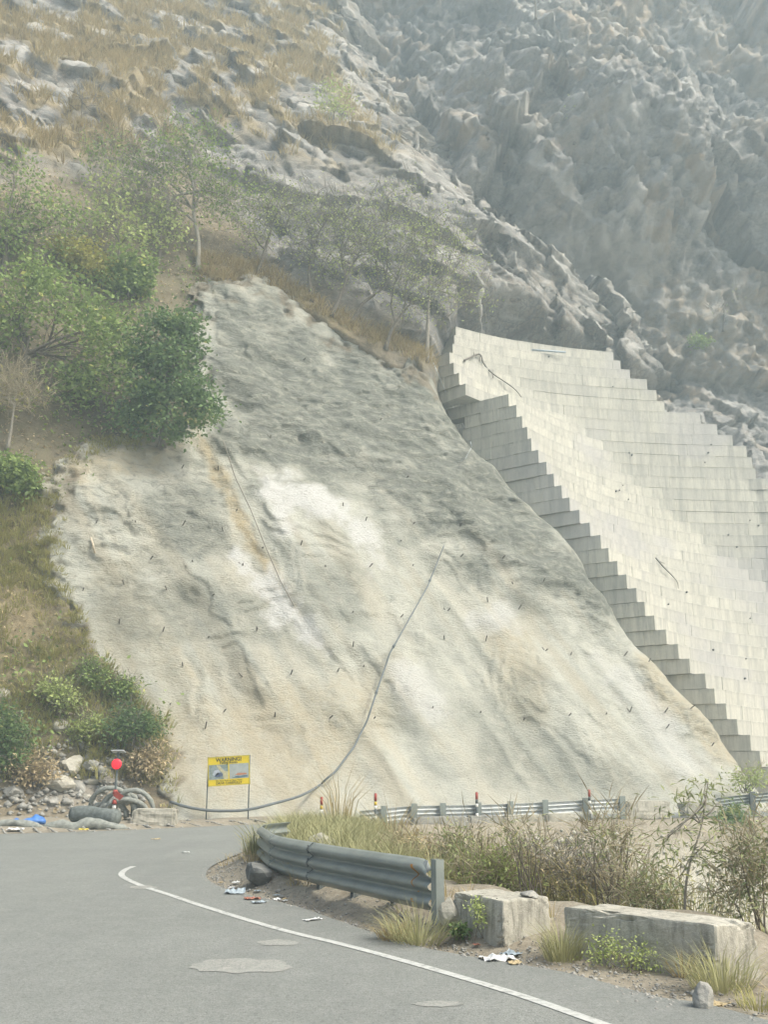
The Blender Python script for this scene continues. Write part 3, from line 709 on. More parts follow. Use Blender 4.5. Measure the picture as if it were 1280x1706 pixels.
def plant(name, label, cat, base, blobs, leaf='leaf_mid', nclump=30, nleaf=60, lsize=.22, aspect=.6, trunk=None, tr=.16, twigs=None, ntwig=0, clump_r=.5, seed=1, droop=0.1, bark='bark', group=None, stems=0, parts=('trunk', 'crown'), flat=.7, twig_len=.6):
    """blobs: (u, v, ru, rv, dy): crown masses surveyed in the photo, standing dy metres behind the base.  trunk: list of (u,v,dy) the stem follows."""
    rnd = random.Random(seed); rng = np.random.default_rng(seed); base = Vector(base)
    root = thing(name, label, cat, base, 0, group); k = base.length / FPX
    B = []
    for (u, v, ru, rv, dy) in blobs:
        c = atY(u, v, base.y + dy); rad = Vector((ru * k, min(ru, rv * 1.3) * k * .9, rv * k)); B.append((c, rad))
    V, F = [], []; cen = sum((b[0] for b in B), Vector()) / len(B)
    if trunk: tp = [base - Vector((0, -.1, .25))] + [atY(u, v, base.y + dy) for u, v, dy in trunk]
    else: tp = [base - Vector((0, -.05, .15)), base.lerp(cen, .35) + Vector((rnd.uniform(-.1, .1), 0, 0)), base.lerp(cen, .7)]
    tp = spline(tp, 5); nt = len(tp)
    if not stems: tube(V, F, tp, [tr * (1.25 if i == 0 else 1) * (1 - .72 * i / (nt - 1)) for i in range(nt)], 8)
    area = sum(b[1].x * b[1].z for b in B)
    LV, LF, LT, off = [], [], [], 0
    TV, TF, TT, toff = [], [], [], 0
    for (c, rad) in B:
        if stems:
            limb = None
        else:
            st = tp[int(nt * rnd.uniform(.45, .98))]; limb = bent(st, c, rnd, 6, .14)
            r0 = tr * .5; tube(V, F, limb, [r0 * (1 - .75 * i / 5) for i in range(6)], 6, False)
        nc = max(3, int(nclump * rad.x * rad.z / area))
        for j in range(nc):
            q = Vector(rng.normal(size=3)); q = q.normalized() * (rng.random() ** .45)
            p = c + Vector((q.x * rad.x, q.y * rad.y, q.z * rad.z))
            if limb is not None:
                s0 = limb[rnd.randint(1, 5)]; tube(V, F, bent(s0, p, rnd, 4, .12), [tr * .15, tr * .10, tr * .06, tr * .02], 4, False)
            elif j % max(1, nc // max(1, stems // len(B))) == 0:
                tube(V, F, bent(base + Vector((rnd.uniform(-.15, .15), rnd.uniform(-.15, .15), -.08)), p, rnd, 6, .08), [tr * (1 - .8 * i / 5) for i in range(6)], 5, False)
            ct = rnd.uniform(-.2, .2)
            if nleaf:
                n = int(nleaf * rnd.uniform(.6, 1.4)); o = rng.normal(size=(n, 3)) * clump_r * np.array([1, 1, flat]) * rnd.uniform(.6, 1.2)
                P = np.array(p) + o
                v_, f_ = leaves(P, lsize, rng, aspect, droop, unit(o) * .6)
                LV.append(v_); LF.append(f_ + off); off += len(v_); LT.append(rng.random(n) * .62 + .18 + ct + (rng.random(n) > .965) * .5)
            if ntwig:
                n = ntwig; o = rng.normal(size=(n, 3)) * clump_r * .7
                v_, f_ = leaves(np.array(p) + o, twig_len, rng, .035, -.3, unit(o) * .8 + np.array([0, 0, .5]))
                TV.append(v_); TF.append(f_ + toff); toff += len(v_); TT.append(rng.random(n))
    ob = np.array(base)
    if V: link(parts[0], mesh([q - base for q in V], F), M[bark], root, True)
    if LV: link(parts[1], foliage_mesh(np.concatenate(LV) - ob, np.concatenate(LF), np.concatenate(LT)), M[leaf], root)
    if TV: link('twigs', foliage_mesh(np.concatenate(TV) - ob, np.concatenate(TF), np.concatenate(TT)), M[twigs or 'twig_grey'], root)['kind'] = 'stuff'
    return root
def hb(u, v): return hit(u, v, hill_y)
def sb(u, v): return hit(u, v, shot_y)
def mb(u, v): return hit(u, v, mtn_y, 40, 220)

def blades(P, h, rng, nb=12, rad=.12, width=.012, lean=.55, up=(0, 0, 1.0)):
    """grass tufts: P (n,3) tuft positions, h (n,) heights; two quads per blade"""
    n = len(P); N = n * nb
    C = np.repeat(P, nb, 0); H = np.repeat(h, nb) * rng.uniform(.5, 1.15, N)
    a = rng.uniform(0, 2 * np.pi, N); o = np.stack([np.cos(a), np.sin(a), np.zeros(N)], -1)
    C = C + o * (rad * np.sqrt(rng.random(N)))[:, None]
    d = unit(np.array(up)[None] + o * (lean * rng.uniform(.1, 1, N))[:, None])
    s = np.stack([-np.sin(a + rng.normal(size=N) * .8), np.cos(a), np.zeros(N)], -1) * (width * rng.uniform(.7, 1.3, N))[:, None]
    m1 = C + d * (H * .55)[:, None]
    t = m1 + unit(d + o * .45 - np.array([0, 0, .35])) * (H * .5)[:, None]
    V = np.stack([C - s, C + s, m1 + s * .7, m1 - s * .7, t + s * .08, t - s * .08], 1).reshape(-1, 3)
    b = np.arange(N)[:, None] * 6
    F = np.concatenate([b + np.array([0, 1, 2, 3]), b + np.array([3, 2, 4, 5])], 1).reshape(-1, 4)
    T = np.repeat(np.clip(np.repeat(rng.uniform(0, .35, n), nb) + rng.random(N) * .65, 0, 1), 2)
    return V, F, T
def grass_obj(name, P, h, mat, seed=0, kind='stuff', parent=None, loc=None, **kw):
    rng = np.random.default_rng(seed); P = np.asarray(P, float)
    V, F, T = blades(P, np.asarray(h, float), rng, **kw)
    if loc is not None: V = V - np.array(loc)
    o = link(name, foliage_mesh(V, F, T), M[mat], parent)
    if loc is not None and parent is None: o.location = loc
    if kind: tag(o, kind=kind)
    return o

# ---- hillside cover that nobody could count
rng = np.random.default_rng(5)
def scatter(n, x0, x1, z0, z1, fn, maskfn):
    x = rng.uniform(x0, x1, n); z = rng.uniform(z0, z1, n); y = fn(x, z)
    u, v = proj(np.stack([x, y, z], -1)); k = rng.random(n) < maskfn(u, v, x, z)
    k &= (u > -120) & (u < 1400) & (v > -120)
    return np.stack([x, y, z], -1)[k], u[k], v[k]
P, u, v = scatter(26000, -46, 8, 26, 98, hill_y, lambda u, v, x, z: hill_masks(u, v, x, z)[1] ** 1.3 * soft(u, v, gr_poly, 80))
tag(grass_obj('dry_grass', P, rng.uniform(.5, 1.1, len(P)), 'grass_dry', 1, nb=16, rad=.35, width=.028, lean=.8, up=(0, -.35, 1)), 'tan dry grass tufts covering the upper rocky hillside', 'grass')
P, u, v = scatter(9000, -14, 6, 22, 44, hill_y, lambda u, v, x, z: soft(u, v, [(330, 425), (440, 440), (560, 520), (720, 585), (728, 615), (600, 562), (430, 470), (330, 478)], 8))
tag(grass_obj('rim_grass', P, rng.uniform(.3, .8, len(P)), 'grass_dry', 2, nb=14, rad=.2, width=.018, lean=.9, up=(.1, -.5, .8)), 'fringe of golden dry grass along the top edge of the shotcrete', 'grass')
P, u, v = scatter(26000, -24, -6, .2, 26, hill_y, lambda u, v, x, z: soft(u, v, [(-120, 790), (70, 800), (80, 940), (110, 1010), (150, 1090), (270, 1200), (262, 1300), (60, 1290), (-120, 1300)], 20) * sstep(-.7, .15, fbm(x, z, 2, 3, 7)) * .6)
tag(grass_obj('slope_grass', P, rng.uniform(.3, .75, len(P)), 'grass_mixed', 3, nb=14, rad=.2, width=.015, lean=.9, up=(.1, -.5, .9)), 'straw and green grass hanging on the lower left earth slope', 'grass')
P, u, v = scatter(60000, -26, -6, 0.3, 40, hill_y, lambda u, v, x, z: .55 * hill_masks(u, v, x, z)[2] * sstep(-.25, .25, fbm(x, z, 1.5, 3, 17)))
P = P + np.stack([rng.normal(size=len(P)) * .15, -rng.random(len(P)) * .45, rng.random(len(P)) * .4], -1)
V_, F_ = leaves(P, .2, rng, .6, .1)
tag(link('undergrowth', foliage_mesh(V_, F_, rng.random(len(P)) * .9), M['leaf_mid']), 'low green and olive undergrowth on the left earth slope', 'undergrowth', kind='stuff')
P, u, v = scatter(24000, -26, -4, 0.3, 42, hill_y, lambda u, v, x, z: (1 - hill_masks(u, v, x, z)[0]) * .7 * (polysd(u, v, shot_poly) < 6))
V_, F_ = leaves(P + np.array([0, -.05, 0]), .16, rng, .5, .1)
tag(link('leaf_litter', foliage_mesh(V_, F_, rng.random(len(P))), M['leaf_brown']), 'brown fallen leaves and dead stems on the left earth slope', 'leaf litter', kind='stuff')

edge_line = [(330, 700), (250, 718), (150, 748), (80, 812), (90, 860), (78, 930), (100, 985), (140, 1075), (196, 1150), (250, 1200), (272, 1260), (278, 1330)]
P, u, v = scatter(26000, -22, -6, .2, 24, lambda x, z: front(x, z) - .05, lambda u, v, x, z: sstep(26, 4, linesd(u, v, edge_line)[0] + 14 * fbm(x, z, .9, 3, 19)) * .5)
tag(grass_obj('edge_grass', P, rng.uniform(.15, .5, len(P)), 'grass_mixed', 6, nb=10, rad=.15, width=.014, lean=1.0, up=(.1, -.6, .7)), 'scruffy grass creeping over the left edge of the shotcrete', 'grass')
# ---- hillside trees
T = plant
T('leafy_tree', 'dense dark green tree smothered in climbers at the top left edge of the shotcrete', 'tree', hb(272, 742) + Vector((0, -.5, 0)),
  [(280, 545, 50, 34, -1), (238, 590, 42, 42, -.6), (300, 600, 42, 46, -1.2), (252, 650, 48, 38, -1), (322, 660, 38, 40, -1.2), (225, 688, 32, 30, -.6), (288, 704, 36, 26, -1.2), (346, 680, 20, 22, -1.2)],
  'leaf_deep', 130, 80, .21, .65, [(275, 690, -.2), (280, 630, -.4)], .2, clump_r=.42, seed=3)
T('leafy_tree', 'large spreading green tree with forked trunk at the left edge of the frame', 'tree', hb(45, 650) + Vector((0, -.3, 0)),
  [(60, 455, 60, 34, 0), (115, 505, 66, 42, -.5), (25, 540, 50, 45, 0), (150, 560, 55, 50, -.5), (175, 625, 52, 48, -.3), (110, 640, 50, 38, 0), (190, 540, 36, 36, .4), (-20, 480, 50, 45, 0)],
  'leaf_mid', 120, 52, .25, .55, [(42, 600, 0), (48, 560, 0)], .16, clump_r=.5, seed=4)
T('leafy_tree', 'tall open tree with pale bare trunk on the rim above the shotcrete', 'tree', hb(331, 445) + Vector((0, -.2, 0)),
  [(300, 250, 75, 46, 0), (235, 295, 62, 46, 0), (352, 300, 55, 55, -.4), (195, 250, 50, 36, .4), (335, 215, 38, 22, 0), (392, 340, 45, 42, 0), (270, 350, 50, 26, 0)],
  'leaf_mid', 130, 36, .19, .6, [(330, 400, 0), (322, 350, 0), (325, 300, 0)], .17, twigs='twig_grey', ntwig=22, clump_r=.62, seed=5, bark='bark_pale', twig_len=.8)
T('leafy_tree', 'yellowish green tree with thin crown at the far left above the large spreading tree', 'tree', hb(8, 455) + Vector((0, -.2, 0)),
  [(12, 275, 45, 26, 0), (45, 340, 60, 40, -.3), (5, 400, 45, 42, 0), (112, 350, 46, 36, 0), (60, 405, 50, 30, 0)],
  'leaf_mid', 70, 36, .22, .55, [(10, 400, 0), (16, 350, 0)], .17, ntwig=12, clump_r=.55, seed=6)
T('slender_tree', 'slender half-bare tree standing between the left trees below the grassy slope', 'tree', hb(196, 460) + Vector((0, -.2, 0)),
  [(190, 330, 45, 45, 0), (160, 380, 40, 35, 0), (225, 390, 36, 30, 0)], 'leaf_olive', 40, 24, .24, .6, [(198, 410, 0), (192, 350, 0)], .1, ntwig=20, clump_r=.6, seed=7)
T('slender_tree', 'slender half-bare tree just left of the pale trunked rim tree', 'tree', hb(262, 450) + Vector((0, -.2, 0)),
  [(262, 345, 36, 36, 0), (290, 390, 34, 26, 0), (245, 385, 30, 26, 0)], 'leaf_olive', 34, 20, .22, .6, [(268, 400, 0), (262, 360, 0)], .09, ntwig=20, clump_r=.55, seed=8)
T('bush', 'rounded bright green bush above the climber covered tree', 'bush', hb(215, 495) + Vector((0, -.3, 0)),
  [(215, 445, 40, 24, 0), (195, 470, 36, 24, 0), (240, 470, 26, 20, 0)], 'leaf_mid', 34, 80, .24, .6, None, .07, clump_r=.38, seed=9, parts=('stems', 'foliage'))
T('bush', 'yellow leaved bush among the trees on the left slope', 'bush', hb(135, 470) + Vector((0, -.3, 0)),
  [(130, 425, 48, 20, 0), (160, 445, 28, 18, 0)], 'leaf_yellow', 30, 60, .22, .6, None, .06, clump_r=.4, seed=10, parts=('stems', 'foliage'))
T('pale_bare_tree', 'pale straw coloured leafless sapling beside the large spreading tree', 'tree', hb(18, 745) + Vector((0, -.5, 0)),
  [(25, 640, 30, 30, 0), (55, 665, 26, 20, 0), (5, 660, 22, 26, 0)], 'leaf_yellow', 26, 4, .2, .5, [(20, 700, 0), (24, 660, 0)], .09, 'twig_pale', 60, clump_r=.5, seed=11, bark='bark_pale', twig_len=.7)
T('bush', 'bright green bush at the left edge beside the top of the shotcrete', 'bush', hb(20, 830) + Vector((0, -.3, 0)),
  [(15, 785, 40, 24, 0), (35, 805, 26, 16, 0)], 'leaf_mid', 40, 70, .2, .6, None, .05, clump_r=.32, seed=12, parts=('stems', 'foliage'))
for i, (b, bl, tr_, lab, lf, nl) in enumerate([
    ((430, 452), [(445, 345, 42, 48, 0), (485, 340, 36, 36, 0), (420, 390, 30, 30, 0)], [(445, 405, 0), (462, 350, 0)], 'leaning grey tree with forked bare trunk on the rim near the outcrop', 'leaf_olive', 14),
    ((520, 500), [(520, 400, 40, 45, 0), (545, 360, 40, 36, 0)], [(515, 450, 0), (525, 400, 0)], 'thin bare grey tree on the rim left of the leaning cluster', 'leaf_olive', 5),
    ((552, 522), [(560, 435, 40, 40, 0), (600, 400, 46, 45, 0), (575, 360, 40, 36, 0)], [(572, 480, 0), (585, 440, 0)], 'dark trunked tree leaning right over the shotcrete rim', 'leaf_olive', 12),
    ((585, 535), [(640, 450, 50, 40, 0), (625, 395, 45, 40, 0), (655, 340, 45, 36, .3)], [(605, 505, 0), (640, 480, 0)], 'crooked tree leaning far right in the middle of the rim', 'leaf_olive', 10),
    ((642, 578), [(690, 500, 46, 34, 0), (700, 440, 50, 46, 0), (690, 380, 45, 40, .3)], [(655, 545, 0), (680, 510, 0)], 'crooked grey tree at the lower rim left of the pale straight trunk', 'leaf_olive', 12),
    ((711, 598), [(735, 480, 52, 46, 0), (765, 430, 40, 46, 0), (720, 380, 46, 46, 0), (785, 505, 30, 22, 0)], [(713, 540, 0), (716, 470, 0), (722, 400, 0)], 'pale straight trunked tree beside the top corner of the retaining wall', 'leaf_mid', 10)]):
    T('rim_tree', lab, 'tree', hb(*b) + Vector((0, -.2, 0)), bl, 'leaf_olive', 54, nl + 14, .16, .5, tr_, .14, 'twig_grey', 22, clump_r=.7, seed=20 + i, bark='bark_pale' if i == 5 else 'bark', group='sparse trees along the shotcrete rim', twig_len=.9)
for i, (b, bl, tr_, lab, fn) in enumerate([
    ((135, 218), [(130, 160, 16, 16, 0), (150, 185, 14, 8, 0)], [(136, 185, 0), (137, 150, 0)], 'small dead tree standing in the dry grass at upper left', hb),
    ((893, 28), [(890, -8, 10, 14, 0)], [(893, 10, 0), (890, -15, 0)], 'thin dead trunk at the top edge of the photo', mb),
    ((958, 235), [(950, 185, 22, 30, 0), (968, 200, 14, 20, 0)], [(955, 205, 0)], 'bare grey shrub with dark crooked stem on the far mountain', mb),
    ((842, 268), [(846, 240, 6, 10, 0)], [(842, 250, 0), (845, 236, 0)], 'short dead stump on the far mountain above the wall', mb),
    ((1206, 548), [(1212, 495, 26, 22, 0), (1200, 515, 18, 14, 0)], [(1207, 525, 0), (1208, 500, 0)], 'bare twiggy tree on the far mountain at the right', mb)]):
    T('dead_tree', lab, 'tree', fn(*b), bl, 'leaf_olive', 12, 3 if i in (2, 4) else 0, .25, .5, tr_, .09 if fn is hb else .13, 'twig_grey', 9, clump_r=.4, seed=40 + i, twig_len=1.2)
T('bush', 'small bright green bush on the far mountain right of the wall top', 'bush', mb(1166, 582), [(1166, 570, 14, 8, 0)], 'leaf_mid', 12, 40, .3, .6, None, .05, clump_r=.35, seed=46, parts=('stems', 'foliage'))
T('bush', 'faint olive bush in the cleft between hillside and mountain', 'bush', hb(556, 205), [(548, 160, 26, 40, 0), (570, 185, 18, 16, 0)], 'leaf_olive', 26, 24, .25, .6, None, .05, 'twig_grey', 14, clump_r=.6, seed=47, parts=('stems', 'foliage'))
# ---- lower left slope bushes
for i, (b, bl, lf, lab) in enumerate([
    ((25, 1300), [(8, 1190, 26, 18, 0), (20, 1220, 30, 22, -.2), (8, 1255, 32, 20, -.3)], 'leaf_deep', 'dark green bush at the left edge above the rubble'),
    ((225, 1285), [(222, 1195, 24, 14, 0), (240, 1212, 20, 15, -.2), (205, 1215, 20, 16, -.2)], 'leaf_deep', 'green bush at the foot of the shotcrete behind the red signal'),
    ((245, 1300), [(250, 1265, 22, 22, -.2), (225, 1275, 20, 16, -.2)], 'leaf_brown', 'brown dry bush under the green bush behind the red signal'),
    ((60, 1310), [(50, 1275, 30, 24, 0), (75, 1290, 20, 14, 0)], 'leaf_brown', 'brown dry bush above the rubble at the left edge'),
    ((150, 1150), [(150, 1118, 16, 14, 0), (166, 1132, 14, 10, 0)], 'leaf_mid', 'spiky green bush at the left edge of the shotcrete halfway up'),
    ((95, 1190), [(90, 1150, 22, 15, 0), (115, 1165, 16, 12, 0)], 'leaf_olive', 'grey green bush amid the straw grass at lower left'),
    ((206, 1172), [(205, 1148, 10, 16, 0)], 'leaf_mid', 'little upright green plant on the shotcrete edge at lower left'),
    ((160, 1240), [(150, 1212, 18, 12, 0), (130, 1222, 14, 10, 0)], 'leaf_olive', 'low olive bush left of the green bush by the red signal')]):
    T('bush', lab, 'bush', hb(*b) + Vector((0, -.2, 0)), bl, lf, 34, 70 if i < 2 else 36, .15, .45, None, .04, 'twig_grey', 10, clump_r=.27, seed=60 + i, parts=('stems', 'foliage'), twig_len=.5)

# ================================================================== OBJECTS
rnd = random.Random(77)
m = MT('galvanised', .42, .5); n = m.noise(2.5, 5, .6, obj=True); n2 = m.noise(24, 4, .7, obj=True); n3 = m.noise(3, 4, .6, m.mapping((1, 1, 6), obj=True))
c = m.ramp(n, [(.3, (.215, .245, .23)), (.7, (.30, .335, .315))]); c = m.mix(m.val(n2, .6, .8, 0, .5), c, (.20, .20, .18)); c = m.mix(m.val(n3, .58, .75, 0, .35), c, (.26, .24, .20))
m.col(c); m.b.inputs['Metallic'].default_value = .15; m.bump(n, .25, .05); M['galv'] = m.m
plain('galv_pale', (.50, .53, .53), .5, .5, .3); plain('galv_dark', (.13, .15, .15), .7, .3, .2)
plain('rust', (.42, .22, .07), .9, .1); plain('steel_rusty', (.16, .145, .125), .9, .2, .2, .35, 30)
plain('black_hose', (.13, .15, .155), .6, .35); plain('rope', (.26, .24, .20), .9, .1)
plain('red_paint', (.34, .065, .05), .6, .3); plain('white_paint', (.72, .71, .67), .6, .3); plain('yellow_paint', (.66, .46, .05), .6, .3); plain('dark_paint', (.06, .07, .07), .6, .3)
plain('sign_yellow', (.72, .55, .02), .55, .35, 0, .06, 3); plain('sign_black', (.05, .055, .04), .7, .2)
plain('netting', (.165, .185, .175), .95, .05, 0, .35, 9, .8); plain('netting_pale', (.27, .285, .26), .95, .05, 0, .3, 9, .8)
plain('blue_plastic', (.05, .17, .48), .45, .45, 0, .3, 5); plain('white_plastic', (.66, .67, .66), .5, .4); plain('blue_litter', (.33, .39, .43), .5, .4); plain('red_litter', (.36, .15, .10), .5, .4); plain('yellow_litter', (.62, .50, .06), .5, .4)
plain('cardboard', (.44, .36, .22), .9, .1); plain('wood_pale', (.55, .47, .36), .85, .15, 0, .25, 12)
m = MT('stone', .93, .12); n = m.noise(3.5, 6, .65, obj=True); n2 = m.noise(22, 5, .7, obj=True)
m.col(m.mix(m.val(n2, .55, .8, 0, .5), m.ramp(n, [(.3, (.22, .22, .205)), (.7, (.42, .41, .37))]), (.16, .16, .15))); m.bump(n, .6, .08).bump(n2, .6, .02); M['stone'] = m.m
m = MT('stone_pale', .93, .12); n = m.noise(5, 6, .65, obj=True); n2 = m.noise(26, 5, .7, obj=True)
m.col(m.mix(m.val(n2, .55, .8, 0, .5), m.ramp(n, [(.3, (.33, .315, .265)), (.7, (.50, .48, .41))]), (.30, .28, .23))); m.bump(n, .6, .05).bump(n2, .6, .02); M['stone_pale'] = m.m
m = MT('barrier_concrete', .92, .12); n = m.noise(1.4, 6, .65); n2 = m.noise(9, 6, .7); n3 = m.noise(2.2, 5, .65, m.mapping((5, 5, .9))); n4 = m.noise(48, 3, .6)
c = m.ramp(n, [(.3, (.36, .345, .285)), (.7, (.53, .51, .44))]); c = m.mix(m.val(n3, .48, .68, 0, .8), c, (.20, .195, .165)); c = m.mix(m.val(n2, .56, .74, 0, .6), c, (.26, .25, .21)); c = m.mix(m.val(n4, .62, .72, 0, .5), c, (.65, .63, .57))
m.col(c); m.bump(n2, .6, .03).bump(n4, .5, .01); M['barrier'] = m.m

def gz(u, v):
    z = .1
    for _ in range(25):
        p = ground(u, v, z); z = .5 * z + .5 * zg(p.x, p.y)
    return Vector((p.x, p.y, zg(p.x, p.y)))
plain('stone_dark', (.17, .175, .165), .9, .15, 0, .35, 5, .8)
def stone(name, label, cat, P, size, seed, mat='stone', squash=(1, .8, .7), sink=.25, group=None, sub=3, parent=None):
    bm = bmesh.new(); bmesh.ops.create_icosphere(bm, subdivisions=sub, radius=1)
    r = random.Random(seed); rot = Matrix.Rotation(r.uniform(0, 6.3), 3, 'Z')
    co = np.array([v.co[:] for v in bm.verts])
    pl = unit(np.array([[r.gauss(0, 1) for _ in range(3)] for _ in range(14)])); h = np.array([r.uniform(.62, .98) for _ in range(14)])
    s = np.min(np.where(co @ pl.T > .05, h / np.maximum(co @ pl.T, .05), 9), axis=1); s = np.minimum(s, 1.15)
    s = s + .05 * fbm(co[:, 0] * 1 + seed, co[:, 1] + co[:, 2], .5, 3, seed)
    for v, q, k in zip(bm.verts, co, s):
        p = Vector(q) * float(k); v.co = rot @ Vector((p.x * squash[0], p.y * squash[1], p.z * squash[2])) * size
    o = link(name, bm_mesh(bm), M[mat], parent, False)
    o.location = Vector(P) + Vector((0, 0, size * squash[2] * (1 - 2 * sink) * .8))
    if label: tag(o, label, cat, group)
    return o

# ---- near crash barrier with three-wave beam
def wave(t): return .095 * (.5 - .5 * math.cos(6 * math.pi * t)) ** .75
def beam(path, top, H, s0, s1, out=0.0, nz=25, bend=None, step=.12, lap=None):
    P = np.array([p[:2] for p in path]); tz = np.array([p[2] for p in path])
    d = np.concatenate([[0], np.cumsum(np.hypot(*np.diff(P, axis=0).T))])
    S = np.arange(s0, s1 + 1e-6, (s1 - s0) / max(2, round((s1 - s0) / step)))
    V = []
    for s in S:
        a = np.array([np.interp(s - .05, d, P[:, 0]), np.interp(s - .05, d, P[:, 1])]); b = np.array([np.interp(s + .05, d, P[:, 0]), np.interp(s + .05, d, P[:, 1])])
        t = (b - a) / np.linalg.norm(b - a); n = np.array([-t[1], t[0]]); p = np.array([np.interp(s, d, P[:, 0]), np.interp(s, d, P[:, 1])]); z = np.interp(s, d, tz)
        for j in range(nz):
            q = j / (nz - 1); o = wave(q) + out; zz = z - H * q
            if bend: do, dz = bend(s, q); o += do; zz += dz
            V.append((p[0] + n[0] * o, p[1] + n[1] * o, zz))
    N = len(S); F = []
    for i in range(N - 1):
        for j in range(nz - 1): F.append((i * nz + j, i * nz + j + 1, (i + 1) * nz + j + 1, (i + 1) * nz + j))
    return V, F, d[-1]
def solid(o, th):
    md = o.modifiers.new('thickness', 'SOLIDIFY'); md.thickness = th; md.offset = -1
gp = [ground(u, v, z) for u, v, z in [(729, 1433, .76), (690, 1428, .755), (600, 1415, .745), (525, 1404, .74), (470, 1394, .74), (448, 1385, .74), (438, 1376, .74)]]
e_ = gp[-1]; gp += [Vector((e_.x + .08, e_.y + .8, .74)), Vector((e_.x + .38, e_.y + 1.5, .74))]
gpath = spline(gp, 8)
g0 = Vector((gpath[0].x, gpath[0].y, 0))
rail = thing('guardrail', 'dented grey three-wave steel guardrail curving round the inside of the bend', 'guardrail', g0)
def dent(s, q):
    k = math.exp(-(s / .16) ** 2); o = .05 * k * (1 - q) ** 2; dz = -.10 * k * (1 - q) ** 3
    o += .018 * math.exp(-((s - 1.35) / .14) ** 2) * math.exp(-(q / .18) ** 2) - .012 * math.sin(s * 2.1) * (1 - q)
    return o, dz
_, _, GL = beam(gpath, 0, .53, 0, 1)
Pn = np.array([p[:2] for p in gpath]); dn = np.concatenate([[0], np.cumsum(np.hypot(*np.diff(Pn, axis=0).T))]); Zn = np.array([p.z for p in gpath])
ucol = np.array([proj(np.array(p))[0] for p in gpath]); 
def s_at_u(u): 
    i = int(np.argmax(ucol < u)); return float(dn[i])
j1, j2 = s_at_u(527), s_at_u(461)
panels = []
for k, (a, b, o_) in enumerate(((0.03, j1 + .06, .004), (j1 - .06, j2 + .06, 0.0), (j2 - .06, GL - .02, .004))):
    V, F, _ = beam(gpath, 0, .53, a, b, o_, bend=dent)
    o = link('beam_panel', mesh([Vector(q) - g0 for q in V], F), M['galv'], rail, True); solid(o, .004); panels.append(o)
def rail_pt(s, q=0.0, out=0.0):
    p = Vector((np.interp(s, dn, Pn[:, 0]), np.interp(s, dn, Pn[:, 1]), 0)); b = Vector((np.interp(s + .05, dn, Pn[:, 0]), np.interp(s + .05, dn, Pn[:, 1]), 0)); a = Vector((np.interp(s - .05, dn, Pn[:, 0]), np.interp(s - .05, dn, Pn[:, 1]), 0))
    t = (b - a).normalized(); n = Vector((-t.y, t.x, 0)); return p + n * out + Vector((0, 0, float(np.interp(s, dn, Zn)) - .53 * q)), t, n
for jp, js in ((panels[0], j1 + .055), (panels[1], j2 + .055)):                # dark lap line and bolts at each splice
    V, F = [], []
    for j in range(25):
        q = j / 24; p, t, n = rail_pt(js, q, wave(q) + .0075)
        wv = t * (.012 + .012 * math.sin(q * 20))
        V += [p - t * .022 + wv * .3 - g0, p + t * .022 + wv * .3 - g0]
        if j: F.append((2 * j - 2, 2 * j - 1, 2 * j + 1, 2 * j))
    solid(link('splice_edge', mesh(V, F), M['galv_dark'], jp), .003)
    for q in (1 / 12, 3 / 12, 5 / 12, 7 / 12, 9 / 12, 11 / 12):
        p, t, n = rail_pt(js + .04, q, wave(q) + .004)
        tube_obj('bolt', [p - g0, p + n * .012 - g0], .016, M['galv_dark'], jp, 6)
V, F = [], []
for j in range(25):                              # wavering rust run beside the end post
    q = .12 + .80 * j / 24; p, t, n = rail_pt(.40 + .02 * math.sin(q * 19), q, wave(q) + .0065); wq = .013 + .02 * max(0, math.sin(q * 9.5 - .4)) ** 2
    V += [p - t * wq - g0, p + t * wq - g0]
    if j: F.append((2 * j - 2, 2 * j - 1, 2 * j + 1, 2 * j))
solid(link('rust_streak', mesh(V, F), M['rust'], panels[0]), .001)
p, t, n = rail_pt(0.0); V, F = [], []           # open channel end post
prof = [(-.055, .095), (-.055, -.005), (.055, -.005), (.055, .095), (.048, .095), (.048, .003), (-.048, .003), (-.048, .095)]
for zz in (-.35, .775):
    for a, b in prof: V.append(t * (a - .05) + n * (.075 - b) + Vector((p.x, p.y, zz)) - g0)
for i in range(8): F.append((i, (i + 1) % 8, 8 + (i + 1) % 8, 8 + i))
F += [(0, 1, 6, 7)[::-1], (1, 2, 5, 6)[::-1], (2, 3, 4, 5)[::-1], (8, 9, 14, 15), (9, 10, 13, 14), (10, 11, 12, 13)]
link('end_post', mesh(V, F), M['galv'], rail)
V, F = [], []                                   # torn bright corner of the beam by the post
for i, (s, q, o_) in enumerate([(.02, .0, .10), (.14, .0, .06), (.20, .05, .05), (.10, .12, .10), (.03, .26, .085), (.0, .15, .12)]):
    pp, _, nn = rail_pt(s, q, o_ + .01); V.append(pp - g0)
solid(link('torn_corner', mesh(V, [(0, 1, 2, 3), (0, 3, 4, 5)]), M['galv_pale'], panels[0]), .003)
for s in (1.15, 2.3, 3.4, 4.6, 6.2, 7.8):
    if s < GL - .2:
        p, t, n = rail_pt(s, 0, -.09); bm = bmesh.new(); rot = Matrix(((t.x, n.x, 0), (t.y, n.y, 0), (0, 0, 1)))
        box_bm(bm, (0, 0, .1), (.09, .13, 1.1), rot); o = link('post', bm_mesh(bm), M['galv_dark'], rail); o.location = Vector((p.x, p.y, 0)) - g0
        p2, _, _ = rail_pt(s, .5, -.005); 

